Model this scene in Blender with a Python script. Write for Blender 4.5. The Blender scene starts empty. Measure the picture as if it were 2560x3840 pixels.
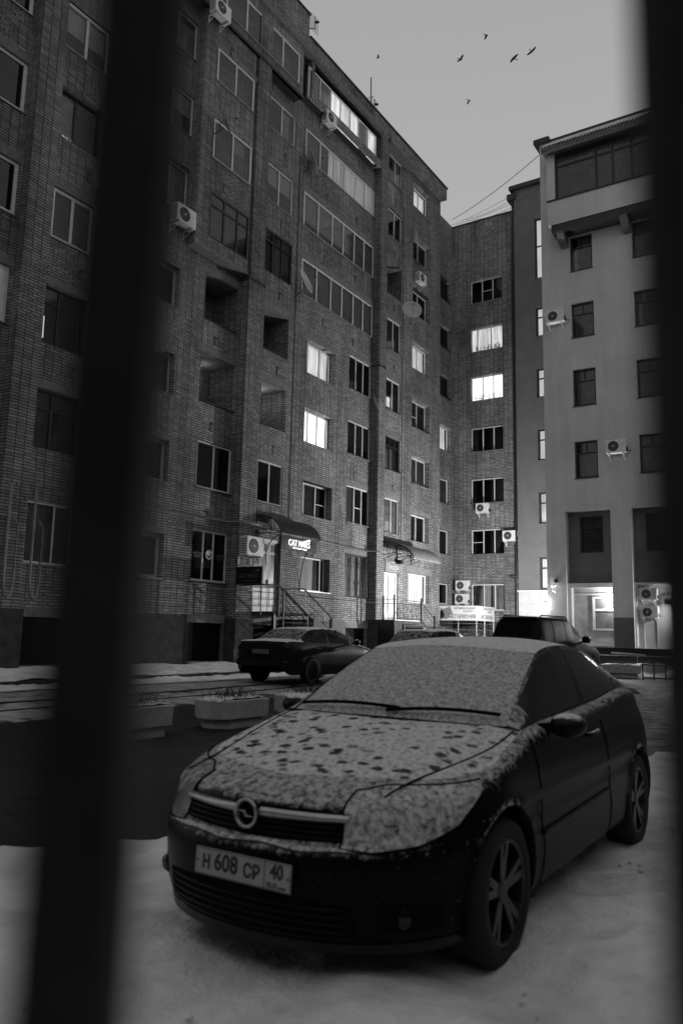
import bpy, bmesh, math, random
from mathutils import Matrix, Vector
from math import sin, cos, pi, radians, sqrt
random.seed(7)
scene = bpy.context.scene
COL = scene.collection

# ------------------------------------------------------------------ camera
cam_d = bpy.data.cameras.new('camera')
cam = bpy.data.objects.new('camera', cam_d)
COL.objects.link(cam)
cam.matrix_world = Matrix((
    (0.840629, 0.064489, 0.537759, 0.0),
    (0.541168, -0.140204, -0.829144, 0.0),
    (0.021926, 0.988020, -0.152759, 1.475),
    (0, 0, 0, 1)))
cam_d.sensor_fit = 'VERTICAL'
cam_d.sensor_height = 36.0
cam_d.lens = 27.72
cam_d.clip_start = 0.01
cam_d.clip_end = 3000
cam_d.dof.use_dof = True
cam_d.dof.focus_distance = 27.0
cam_d.dof.aperture_fstop = 2.35
scene.camera = cam

# ------------------------------------------------------------------ world, light, exposure
scene.view_settings.view_transform = 'Standard'
scene.view_settings.look = 'None'
scene.view_settings.exposure = 0.0
scene.view_settings.gamma = 1.0
w = bpy.data.worlds.new('World')
scene.world = w
w.use_nodes = True
nt = w.node_tree
nt.nodes.clear()
out = nt.nodes.new('ShaderNodeOutputWorld')
bg = nt.nodes.new('ShaderNodeBackground')
sky = nt.nodes.new('ShaderNodeTexSky')
sky.sky_type = 'NISHITA'
sky.sun_disc = False
sky.sun_elevation = radians(4)
sky.sun_rotation = radians(200)
bw = nt.nodes.new('ShaderNodeRGBToBW')
tc = nt.nodes.new('ShaderNodeTexCoord')
sep = nt.nodes.new('ShaderNodeSeparateXYZ')
mr = nt.nodes.new('ShaderNodeMapRange')
mr.inputs['From Min'].default_value = 0.35
mr.inputs['From Max'].default_value = 0.85
mr.inputs['To Min'].default_value = 5.3
mr.inputs['To Max'].default_value = 3.8
nt.links.new(tc.outputs['Generated'], sep.inputs[0])
nt.links.new(sep.outputs['Z'], mr.inputs['Value'])
mx = nt.nodes.new('ShaderNodeMix')
mx.data_type = 'FLOAT'
mx.inputs[0].default_value = 0.93
nt.links.new(sky.outputs[0], bw.inputs[0])
nt.links.new(bw.outputs[0], mx.inputs[2])
nt.links.new(mr.outputs[0], mx.inputs[3])
nt.links.new(mx.outputs[0], bg.inputs['Color'])
bg.inputs['Strength'].default_value = 0.095
nt.links.new(bg.outputs[0], out.inputs[0])

sun_d = bpy.data.lights.new('dusk_glow', 'SUN')
sun_d.energy = 0.05
sun_d.angle = radians(40)
sun = bpy.data.objects.new('dusk_glow', sun_d)
COL.objects.link(sun)
sun.rotation_euler = (radians(48), 0, radians(20))
sun.location = (0, 0, 60)

# ------------------------------------------------------------------ mesh helper
class MB:
    def __init__(s):
        s.v = []; s.f = []
    def quad(s, a, b, c, d):
        n = len(s.v); s.v += [tuple(a), tuple(b), tuple(c), tuple(d)]; s.f.append((n, n+1, n+2, n+3)); return s
    def poly(s, pts):
        n = len(s.v); s.v += [tuple(p) for p in pts]; s.f.append(tuple(range(n, n+len(pts)))); return s
    def box(s, x0, x1, y0, y1, z0, z1):
        if x0 > x1: x0, x1 = x1, x0
        if y0 > y1: y0, y1 = y1, y0
        if z0 > z1: z0, z1 = z1, z0
        n = len(s.v)
        s.v += [(x0,y0,z0),(x1,y0,z0),(x1,y1,z0),(x0,y1,z0),(x0,y0,z1),(x1,y0,z1),(x1,y1,z1),(x0,y1,z1)]
        s.f += [tuple(n+i for i in q) for q in ((0,3,2,1),(4,5,6,7),(0,1,5,4),(1,2,6,5),(2,3,7,6),(3,0,4,7))]
        return s
    def prism(s, poly, fn0, fn1):
        """poly: list of 2d points, fn0/fn1 map a 2d point to the two end positions"""
        n = len(s.v); k = len(poly)
        s.v += [tuple(fn0(p)) for p in poly] + [tuple(fn1(p)) for p in poly]
        s.f.append(tuple(range(n+k-1, n-1, -1))); s.f.append(tuple(range(n+k, n+2*k)))
        for i in range(k):
            j = (i+1) % k
            s.f.append((n+i, n+j, n+k+j, n+k+i))
        return s
    def tube(s, pts, r, n=8, cap=True, r1=None):
        pts = [Vector(p) for p in pts]
        base = len(s.v); m = len(pts)
        up = Vector((0, 0, 1))
        for i, p in enumerate(pts):
            t = (pts[min(i+1, m-1)] - pts[max(i-1, 0)])
            if t.length < 1e-9: t = Vector((0, 0, 1))
            t.normalize()
            a = t.cross(up)
            if a.length < 0.05: a = t.cross(Vector((1, 0, 0)))
            a.normalize(); b = t.cross(a)
            rr = r if r1 is None else r + (r1 - r) * i / max(1, m-1)
            for k in range(n):
                an = 2*pi*k/n
                s.v.append(tuple(p + a*rr*cos(an) + b*rr*sin(an)))
        for i in range(m-1):
            for k in range(n):
                q = (k+1) % n
                s.f.append((base+i*n+k, base+i*n+q, base+(i+1)*n+q, base+(i+1)*n+k))
        if cap:
            s.f.append(tuple(base+k for k in range(n-1, -1, -1)))
            s.f.append(tuple(base+(m-1)*n+k for k in range(n)))
        return s
    def grid(s, rows, closed=False):
        """rows: list of equally long point lists"""
        base = len(s.v); n = len(rows[0])
        for r in rows: s.v += [tuple(p) for p in r]
        for i in range(len(rows)-1):
            for k in range(n if closed else n-1):
                q = (k+1) % n
                s.f.append((base+i*n+k, base+i*n+q, base+(i+1)*n+q, base+(i+1)*n+k))
        return s
    def disc(s, c, a, b, r, n=20):
        c = Vector(c); a = Vector(a); b = Vector(b)
        return s.poly([c + a*r*cos(2*pi*k/n) + b*r*sin(2*pi*k/n) for k in range(n)])
    def lathe(s, prof, c, axis, a, b, n=24):
        """prof: (radius, offset along axis)"""
        c = Vector(c); axis = Vector(axis); a = Vector(a); b = Vector(b)
        rows = [[c + axis*o + a*r*cos(2*pi*k/n) + b*r*sin(2*pi*k/n) for k in range(n)] for r, o in prof]
        return s.grid(rows, True)
    def build(s, name, mat, parent=None, smooth=False, bevel=0, weld=False, solid=0):
        me = bpy.data.meshes.new(name)
        me.from_pydata(s.v, [], s.f)
        me.materials.append(mat)
        if weld:
            bm = bmesh.new(); bm.from_mesh(me)
            bmesh.ops.remove_doubles(bm, verts=bm.verts, dist=0.0008)
            bmesh.ops.recalc_face_normals(bm, faces=bm.faces)
            bm.to_mesh(me); bm.free()
        if smooth:
            me.polygons.foreach_set('use_smooth', [True]*len(me.polygons))
        me.update()
        o = bpy.data.objects.new(name, me)
        COL.objects.link(o)
        if parent is not None:
            o.parent = parent
            if parent.get('_w'):
                o.matrix_parent_inverse = parent.matrix_basis.inverted()
            elif parent.parent is not None and parent.parent.get('_w'):
                pass
        if bevel:
            m = o.modifiers.new('bevel', 'BEVEL'); m.width = bevel; m.segments = 2; m.limit_method = 'ANGLE'
        if solid:
            m = o.modifiers.new('solid', 'SOLIDIFY'); m.thickness = solid; m.offset = 0
        return o

def tag(o, label=None, cat=None, group=None, kind=None):
    if label: o['label'] = label
    if cat: o['category'] = cat
    if group: o['group'] = group
    if kind: o['kind'] = kind
    return o
def empty(name, loc=(0, 0, 0), rz=0.0, label=None, cat=None, group=None, world=False):
    o = bpy.data.objects.new(name, None)
    COL.objects.link(o)
    o.empty_display_size = 0.2
    o.location = loc; o.rotation_euler = (0, 0, rz)
    o.matrix_basis = Matrix.Translation(Vector(loc)) @ Matrix.Rotation(rz, 4, 'Z')
    if world: o['_w'] = 1
    tag(o, label, cat, group)
    return o
def copy_tree(o, parent=None):
    c = o.copy(); COL.objects.link(c)
    if parent is not None:
        c.parent = parent
    for ch in list(o.children): copy_tree(ch, c)
    return c

# ------------------------------------------------------------------ materials (all neutral: the photograph is black and white)
def g3(v): return (v, v, v, 1)
def newmat(name):
    m = bpy.data.materials.new(name); m.use_nodes = True
    return m, m.node_tree, m.node_tree.nodes['Principled BSDF']
def tex_noise(t, scale, detail=4, rough=0.55, vec=None):
    n = t.nodes.new('ShaderNodeTexNoise')
    n.inputs['Scale'].default_value = scale; n.inputs['Detail'].default_value = detail; n.inputs['Roughness'].default_value = rough
    if vec is not None: t.links.new(vec, n.inputs['Vector'])
    return n
def ramp(t, src, stops):
    r = t.nodes.new('ShaderNodeValToRGB')
    while len(r.color_ramp.elements) < len(stops): r.color_ramp.elements.new(0.5)
    for e, (p, v) in zip(r.color_ramp.elements, stops):
        e.position = p; e.color = g3(v)
    t.links.new(src, r.inputs[0]); return r
def bump(t, p, src, strength=0.4, dist=0.02):
    b = t.nodes.new('ShaderNodeBump'); b.inputs['Strength'].default_value = strength; b.inputs['Distance'].default_value = dist
    t.links.new(src, b.inputs['Height']); t.links.new(b.outputs[0], p.inputs['Normal']); return b
def objvec(t):
    return t.nodes.new('ShaderNodeTexCoord').outputs['Object']
def math_n(t, op, a, b=None):
    m = t.nodes.new('ShaderNodeMath'); m.operation = op
    for i, x in enumerate((a, b)):
        if x is None: continue
        if isinstance(x, (int, float)): m.inputs[i].default_value = x
        else: t.links.new(x, m.inputs[i])
    return m.outputs[0]
def simple(name, v, rough=0.6, metal=0.0, nscale=0, namp=0.2, bumps=0, spec=0.5):
    m, t, p = newmat(name)
    p.inputs['Roughness'].default_value = rough; p.inputs['Metallic'].default_value = metal
    p.inputs['Specular IOR Level'].default_value = spec
    if nscale:
        n = tex_noise(t, nscale, 5, 0.6, objvec(t))
        r = ramp(t, n.outputs['Fac'], [(0.3, v*(1-namp)), (0.7, v*(1+namp))])
        t.links.new(r.outputs[0], p.inputs['Base Color'])
        if bumps: bump(t, p, n.outputs['Fac'], bumps, 0.01)
    else:
        p.inputs['Base Color'].default_value = g3(v)
    return m
def emit(name, v, strength, nscale=0, lo=0.7):
    m, t, p = newmat(name)
    p.inputs['Base Color'].default_value = g3(0.5)
    p.inputs['Emission Strength'].default_value = strength
    if nscale:
        mp = t.nodes.new('ShaderNodeMapping'); mp.inputs['Scale'].default_value = (1, 1, 0.12)
        t.links.new(objvec(t), mp.inputs[0])
        n = tex_noise(t, nscale, 3, 0.5, mp.outputs[0])
        r = ramp(t, n.outputs['Fac'], [(0.35, v*lo), (0.65, v)])
        t.links.new(r.outputs[0], p.inputs['Emission Color'])
    else:
        p.inputs['Emission Color'].default_value = g3(v)
    return m

def brick_mat(name, lo, hi, mort, scale=1.0):
    m, t, p = newmat(name)
    p.inputs['Roughness'].default_value = 0.85; p.inputs['Specular IOR Level'].default_value = 0.25
    ov = objvec(t)
    sp = t.nodes.new('ShaderNodeSeparateXYZ'); t.links.new(ov, sp.inputs[0])
    u = math_n(t, 'ADD', sp.outputs[0], sp.outputs[1])
    cb = t.nodes.new('ShaderNodeCombineXYZ'); t.links.new(u, cb.inputs[0]); t.links.new(sp.outputs[2], cb.inputs[1])
    wn = tex_noise(t, 1.3, 2, 0.5, ov)
    wob = t.nodes.new('ShaderNodeMixRGB'); wob.blend_type = 'LINEAR_LIGHT'; wob.inputs[0].default_value = 0.006
    t.links.new(cb.outputs[0], wob.inputs[1]); t.links.new(wn.outputs['Color'], wob.inputs[2])
    outs = []
    for off in (0.0, 0.5):
        b = t.nodes.new('ShaderNodeTexBrick')
        b.offset = off; b.squash = 1.0
        b.inputs['Scale'].default_value = scale
        b.inputs['Brick Width'].default_value = 0.26; b.inputs['Row Height'].default_value = 0.078
        b.inputs['Mortar Size'].default_value = 0.011; b.inputs['Mortar Smooth'].default_value = 0.1
        b.inputs['Bias'].default_value = 0.0
        b.inputs['Color1'].default_value = g3(lo); b.inputs['Color2'].default_value = g3(hi); b.inputs['Mortar'].default_value = g3(mort)
        t.links.new(wob.outputs[0], b.inputs['Vector'])
        outs.append(b)
    pn = tex_noise(t, 0.35, 2, 0.5, cb.outputs[0])
    pr = ramp(t, pn.outputs['Fac'], [(0.56, 0), (0.565, 1)])
    mix = t.nodes.new('ShaderNodeMixRGB'); t.links.new(pr.outputs[0], mix.inputs[0])
    t.links.new(outs[0].outputs['Color'], mix.inputs[1]); t.links.new(outs[1].outputs['Color'], mix.inputs[2])
    mixf = t.nodes.new('ShaderNodeMixRGB'); t.links.new(pr.outputs[0], mixf.inputs[0])
    t.links.new(outs[0].outputs['Fac'], mixf.inputs[1]); t.links.new(outs[1].outputs['Fac'], mixf.inputs[2])
    # weathering: large stains, vertical runs
    st = t.nodes.new('ShaderNodeMapping'); st.inputs['Scale'].default_value = (1.3, 1.3, 0.22); t.links.new(ov, st.inputs[0])
    n1 = tex_noise(t, 0.9, 6, 0.65, st.outputs[0]); r1 = ramp(t, n1.outputs['Fac'], [(0.25, 0.45), (0.62, 1.2)])
    n2 = tex_noise(t, 9.0, 3, 0.6, ov); r2 = ramp(t, n2.outputs['Fac'], [(0.3, 0.82), (0.7, 1.15)])
    m1 = t.nodes.new('ShaderNodeMixRGB'); m1.blend_type = 'MULTIPLY'; m1.inputs[0].default_value = 1
    t.links.new(mix.outputs[0], m1.inputs[1]); t.links.new(r1.outputs[0], m1.inputs[2])
    m2 = t.nodes.new('ShaderNodeMixRGB'); m2.blend_type = 'MULTIPLY'; m2.inputs[0].default_value = 1
    t.links.new(m1.outputs[0], m2.inputs[1]); t.links.new(r2.outputs[0], m2.inputs[2])
    n5 = tex_noise(t, 0.22, 3, 0.55, ov); r5 = ramp(t, n5.outputs['Fac'], [(0.35, 0.74), (0.65, 1.14)])
    m5 = t.nodes.new('ShaderNodeMixRGB'); m5.blend_type = 'MULTIPLY'; m5.inputs[0].default_value = 1
    t.links.new(m2.outputs[0], m5.inputs[1]); t.links.new(r5.outputs[0], m5.inputs[2])
    sm = t.nodes.new('ShaderNodeMapping'); sm.inputs['Scale'].default_value = (0.5, 0.5, 2.2); t.links.new(ov, sm.inputs[0])
    n6 = tex_noise(t, 1.1, 5, 0.7, sm.outputs[0]); r6 = ramp(t, n6.outputs['Fac'], [(0.62, 1.0), (0.72, 1.35)])
    m6 = t.nodes.new('ShaderNodeMixRGB'); m6.blend_type = 'MULTIPLY'; m6.inputs[0].default_value = 1
    t.links.new(m5.outputs[0], m6.inputs[1]); t.links.new(r6.outputs[0], m6.inputs[2])
    t.links.new(m6.outputs[0], p.inputs['Base Color'])
    inv = math_n(t, 'SUBTRACT', 1.0, mixf.outputs[0])
    bump(t, p, inv, 0.6, 0.012)
    return m

M = {}
M['brick'] = brick_mat('brick', 0.185, 0.32, 0.03)
M['brick_back'] = brick_mat('brick_back', 0.165, 0.28, 0.03)
M['concrete'] = simple('concrete', 0.17, 0.9, 0, 6, 0.25, 0.3, 0.2)
M['plinth'] = simple('plinth', 0.045, 0.9, 0, 3.5, 0.45, 0.5, 0.2)
M['plaster_dark'] = simple('plaster_dark', 0.15, 0.92, 0, 1.6, 0.12, 0.15, 0.2)
def plaster(name, v):
    m, t, p = newmat(name); p.inputs['Roughness'].default_value = 0.93; p.inputs['Specular IOR Level'].default_value = 0.2
    ov = objvec(t); mp = t.nodes.new('ShaderNodeMapping'); mp.inputs['Scale'].default_value = (2.2, 2.2, 0.16); t.links.new(ov, mp.inputs[0])
    a = tex_noise(t, 1.4, 6, 0.65, mp.outputs[0]); b = tex_noise(t, 0.5, 4, 0.6, ov); c = tex_noise(t, 14, 4, 0.7, ov)
    r1 = ramp(t, a.outputs['Fac'], [(0.30, v*0.90), (0.62, v*1.03)]); r2 = ramp(t, b.outputs['Fac'], [(0.3, 0.86), (0.7, 1.08)]); r3 = ramp(t, c.outputs['Fac'], [(0.3, 0.93), (0.7, 1.05)])
    q = r1.outputs[0]
    for r in (r2, r3):
        k = t.nodes.new('ShaderNodeMixRGB'); k.blend_type = 'MULTIPLY'; k.inputs[0].default_value = 1
        t.links.new(q, k.inputs[1]); t.links.new(r.outputs[0], k.inputs[2]); q = k.outputs[0]
    t.links.new(q, p.inputs['Base Color']); bump(t, p, c.outputs['Fac'], 0.2, 0.01); return m
M['plaster_light'] = plaster('plaster_light', 0.60)
M['plaster_white'] = simple('plaster_white', 0.45, 0.9, 0, 2.2, 0.08, 0.1, 0.2)
M['white_frame'] = simple('white_frame', 0.62, 0.45, 0, 3, 0.08)
M['dark_frame'] = simple('dark_frame', 0.022, 0.6, 0, 3, 0.2)
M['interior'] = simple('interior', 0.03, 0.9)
M['curtain'] = simple('curtain', 0.36, 0.95, 0, 3, 0.25)
M['curtain_dim'] = simple('curtain_dim', 0.12, 0.95, 0, 3, 0.35)
M['film'] = simple('film', 0.5, 0.9, 0, 2, 0.15)
M['blind'] = simple('blind', 0.5, 0.8, 0, 4, 0.1)
M['lit_strong'] = emit('lit_strong', 1.0, 1.75)
M['lit'] = emit('lit', 1.0, 0.9, 6.0, 0.42)
M['lit_stair'] = emit('lit_stair', 1.0, 0.62, 5.0, 0.75)
M['lit_dim'] = emit('lit_dim', 1.0, 0.20, 3.0, 0.35)
M['lit_faint'] = emit('lit_faint', 1.0, 0.22, 6.0, 0.45)
M['black_metal'] = simple('black_metal', 0.012, 0.45, 0.3, 8, 0.3)
M['fence_paint'] = simple('fence_paint', 0.028, 0.8, 0.0, 30, 0.3, 0.2, 0.10)
M['grey_metal'] = simple('grey_metal', 0.22, 0.45, 0.5, 6, 0.2)
M['pipe'] = simple('pipe', 0.20, 0.55, 0, 4, 0.25)
M['ac_white'] = simple('ac_white', 0.70, 0.5, 0, 5, 0.1)
M['ac_dark'] = simple('ac_dark', 0.035, 0.6)
M['dish'] = simple('dish', 0.42, 0.5, 0, 3, 0.15)
M['sign_black'] = simple('sign_black', 0.008, 0.3)
M['sign_grey'] = simple('sign_grey', 0.12, 0.5)
M['sign_white'] = simple('sign_white', 0.55, 0.5, 0, 4, 0.05)
M['sign_print'] = simple('sign_print', 0.045, 0.6)
M['sign_mid'] = simple('sign_mid', 0.16, 0.6)
M['neon'] = emit('neon', 1.0, 1.5)
M['lamp_glow'] = emit('lamp_glow', 1.0, 60.0)
M['door'] = simple('door', 0.42, 0.5, 0, 4, 0.15)
M['plant'] = simple('plant', 0.03, 0.8)
M['bird'] = simple('bird', 0.03, 0.9)
M['tyre'] = simple('tyre', 0.012, 0.85, 0, 20, 0.3, 0.3)
M['rim'] = simple('rim', 0.065, 0.35, 0.8, 9, 0.3)
M['chrome'] = simple('chrome', 0.42, 0.28, 0.85, 25, 0.15)
M['car_black'] = simple('car_black', 0.005, 0.8, 0, 0, 0, 0, 0.06)
M['plate_white'] = simple('plate_white', 0.34, 0.5, 0, 14, 0.1)
M['plate_ink'] = simple('plate_ink', 0.012, 0.6)
M['twig'] = simple('twig', 0.04, 0.9)

def glass_mat(name, tint=0.75, rough=0.03, ior=1.5):
    m, t, p = newmat(name)
    t.nodes.remove(p)
    o = t.nodes['Material Output']
    tr = t.nodes.new('ShaderNodeBsdfTransparent'); tr.inputs[0].default_value = g3(tint)
    gl = t.nodes.new('ShaderNodeBsdfGlossy'); gl.inputs['Roughness'].default_value = rough; gl.inputs[0].default_value = g3(0.9)
    fr = t.nodes.new('ShaderNodeFresnel'); fr.inputs[0].default_value = ior
    mx = t.nodes.new('ShaderNodeMixShader')
    t.links.new(fr.outputs[0], mx.inputs[0]); t.links.new(tr.outputs[0], mx.inputs[1]); t.links.new(gl.outputs[0], mx.inputs[2])
    t.links.new(mx.outputs[0], o.inputs[0])
    return m
M['glass'] = glass_mat('glass', 0.82, 0.05, 1.6)
M['car_glass'] = glass_mat('car_glass', 0.25, 0.03, 1.5)

def snow_mat(name, v=0.62, bs=0.9, sc=3.0):
    m, t, p = newmat(name)
    p.inputs['Roughness'].default_value = 0.8; p.inputs['Specular IOR Level'].default_value = 0.3
    ov = objvec(t)
    n1 = tex_noise(t, sc, 6, 0.6, ov); n2 = tex_noise(t, sc*14, 3, 0.6, ov); n3 = tex_noise(t, 0.7, 3, 0.6, ov)
    r = ramp(t, n1.outputs['Fac'], [(0.3, v*0.72), (0.62, v*1.06)])
    r3 = ramp(t, n3.outputs['Fac'], [(0.3, 0.88), (0.7, 1.08)])
    m1 = t.nodes.new('ShaderNodeMixRGB'); m1.blend_type = 'MULTIPLY'; m1.inputs[0].default_value = 1
    t.links.new(r.outputs[0], m1.inputs[1]); t.links.new(r3.outputs[0], m1.inputs[2])
    t.links.new(m1.outputs[0], p.inputs['Base Color'])
    s = math_n(t, 'ADD', n1.outputs['Fac'], math_n(t, 'MULTIPLY', n2.outputs['Fac'], 0.12))
    bump(t, p, s, bs, 0.08)
    return m
M['snow'] = snow_mat('snow', 0.80)
M['snow_roof'] = snow_mat('snow_roof', 0.6, 0.5, 1.5)

def carpaint(name, paint, snow, nlo, nhi, nscale, thick=0.0, spots=False, amount=1.0, gloss=0.3, soft=(0.40, 0.64), spec=0.18, low=-0.42):
    """dark lacquer under a dusting of snow that lies on faces turned upward"""
    m, t, p = newmat(name)
    ov = objvec(t)
    geo = t.nodes.new('ShaderNodeNewGeometry')
    sp = t.nodes.new('ShaderNodeSeparateXYZ'); t.links.new(geo.outputs['Normal'], sp.inputs[0])
    up = t.nodes.new('ShaderNodeMapRange'); up.interpolation_type = 'SMOOTHSTEP'
    up.inputs['From Min'].default_value = nlo; up.inputs['From Max'].default_value = nhi
    up.inputs['To Min'].default_value = low; up.inputs['To Max'].default_value = thick
    t.links.new(sp.outputs[2], up.inputs['Value'])
    n1 = tex_noise(t, nscale, 5, 0.62, ov)
    n2 = tex_noise(t, nscale*4.3, 3, 0.6, ov)
    nn = math_n(t, 'ADD', math_n(t, 'MULTIPLY', n1.outputs['Fac'], 0.7), math_n(t, 'MULTIPLY', n2.outputs['Fac'], 0.3))
    v = math_n(t, 'ADD', nn, up.outputs[0])
    if spots:
        mp = t.nodes.new('ShaderNodeMapping'); mp.inputs['Scale'].default_value = (13.5, 10.5, 0.0)
        wv_ = t.nodes.new('ShaderNodeMixRGB'); wv_.blend_type = 'LINEAR_LIGHT'; wv_.inputs[0].default_value = 0.022; wn_ = tex_noise(t, 14, 3, 0.6, ov)
        t.links.new(ov, wv_.inputs[1]); t.links.new(wn_.outputs['Color'], wv_.inputs[2]); t.links.new(wv_.outputs[0], mp.inputs[0])
        vo = t.nodes.new('ShaderNodeTexVoronoi'); vo.inputs['Scale'].default_value = 1.0; t.links.new(mp.outputs[0], vo.inputs['Vector'])
        big = tex_noise(t, 2.3, 2, 0.5, ov)
        rr = ramp(t, big.outputs['Fac'], [(0.36, 0.15), (0.52, 1.0)])
        so = t.nodes.new('ShaderNodeSeparateXYZ'); t.links.new(ov, so.inputs[0])
        band = t.nodes.new('ShaderNodeMapRange'); band.interpolation_type = 'SMOOTHSTEP'
        band.inputs['From Min'].default_value = 0.62; band.inputs['From Max'].default_value = 0.42
        band.inputs['To Min'].default_value = 0.0; band.inputs['To Max'].default_value = 1.0
        t.links.new(so.outputs[0], band.inputs['Value'])
        dz = t.nodes.new('ShaderNodeMapRange'); dz.interpolation_type = 'SMOOTHSTEP'
        dz.inputs['From Min'].default_value = 0.44; dz.inputs['From Max'].default_value = 0.14
        dz.inputs['To Min'].default_value = 0.0; dz.inputs['To Max'].default_value = 1.0
        t.links.new(vo.outputs['Distance'], dz.inputs['Value'])
        hole = math_n(t, 'MULTIPLY', math_n(t, 'MULTIPLY', dz.outputs[0], rr.outputs[0]), band.outputs[0])
        v = math_n(t, 'SUBTRACT', v, math_n(t, 'MULTIPLY', hole, 0.36))
    mk = t.nodes.new('ShaderNodeMapRange'); mk.interpolation_type = 'SMOOTHSTEP'
    mk.inputs['From Min'].default_value = soft[0]; mk.inputs['From Max'].default_value = soft[1]
    mk.inputs['To Min'].default_value = 0.0; mk.inputs['To Max'].default_value = amount
    p.inputs['Specular IOR Level'].default_value = spec
    t.links.new(v, mk.inputs['Value'])
    mc = t.nodes.new('ShaderNodeMixRGB'); t.links.new(mk.outputs[0], mc.inputs[0])
    mc.inputs[1].default_value = g3(paint); mc.inputs[2].default_value = g3(snow)
    t.links.new(mc.outputs[0], p.inputs['Base Color'])
    ro = t.nodes.new('ShaderNodeMapRange'); ro.inputs['To Min'].default_value = gloss; ro.inputs['To Max'].default_value = 0.85
    t.links.new(mk.outputs[0], ro.inputs['Value']); t.links.new(ro.outputs[0], p.inputs['Roughness'])
    bump(t, p, math_n(t, 'ADD', mk.outputs[0], math_n(t, 'MULTIPLY', nn, 0.6)), 0.5, 0.012)
    return m
M['hood'] = carpaint('snowy_hood', 0.008, 0.74, 0.35, 1.0, 38, 0.125, spots=True, soft=(0.36, 0.68), low=-0.34)
M['roofpaint'] = carpaint('snowy_roof_paint', 0.008, 0.72, 0.35, 0.9, 26, 0.16)
M['body'] = carpaint('snowy_body', 0.004, 0.55, 0.15, 0.9, 30, 0.06, low=-0.2, gloss=0.3, spec=0.09)
M['windshield'] = carpaint('snowy_windshield', 0.04, 0.72, -0.5, 0.3, 46, 0.06, gloss=0.2, soft=(0.30, 0.74))
M['lens'] = carpaint('snowy_lens', 0.05, 0.72, -0.9, 0.25, 34, 0.05, gloss=0.12, soft=(0.36, 0.66))
M['lens_clear'] = carpaint('clear_lens', 0.14, 0.6, -0.2, 0.9, 34, 0.0, gloss=0.06, soft=(0.40, 0.66), spec=0.8)
M['sidewindow'] = carpaint('frosted_side_glass', 0.002, 0.16, 0.5, 1.0, 30, -0.02, amount=0.5, gloss=0.08, spec=0.12, low=-0.22)
M['far_paint'] = carpaint('far_car_paint', 0.010, 0.75, 0.6, 0.98, 9, 0.26, gloss=0.35, spec=0.15)
M['far_glass'] = carpaint('far_rear_glass', 0.01, 0.4, 0.2, 0.75, 9, 0.03, amount=0.7, gloss=0.08)
M['dark_glass'] = simple('dark_glass', 0.006, 0.08)
M['far_dark'] = simple('far_dark_paint', 0.008, 0.3, spec=0.25)

# ------------------------------------------------------------------ ground
def sstep(a, b, x):
    t = min(1, max(0, (x-a)/(b-a))); return t*t*(3-2*t)
def gh(x, y):
    b = sstep(-9, -14.4, x)
    hy = min(1, max(0, (y-12)/16.0))
    return 0.235*b + 0.22*hy*(1-b)
from mathutils import noise as mn
def nz(x, y, s, seed=0.0):
    return mn.noise(Vector((x*s+seed, y*s-seed, seed*1.7)))

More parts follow.
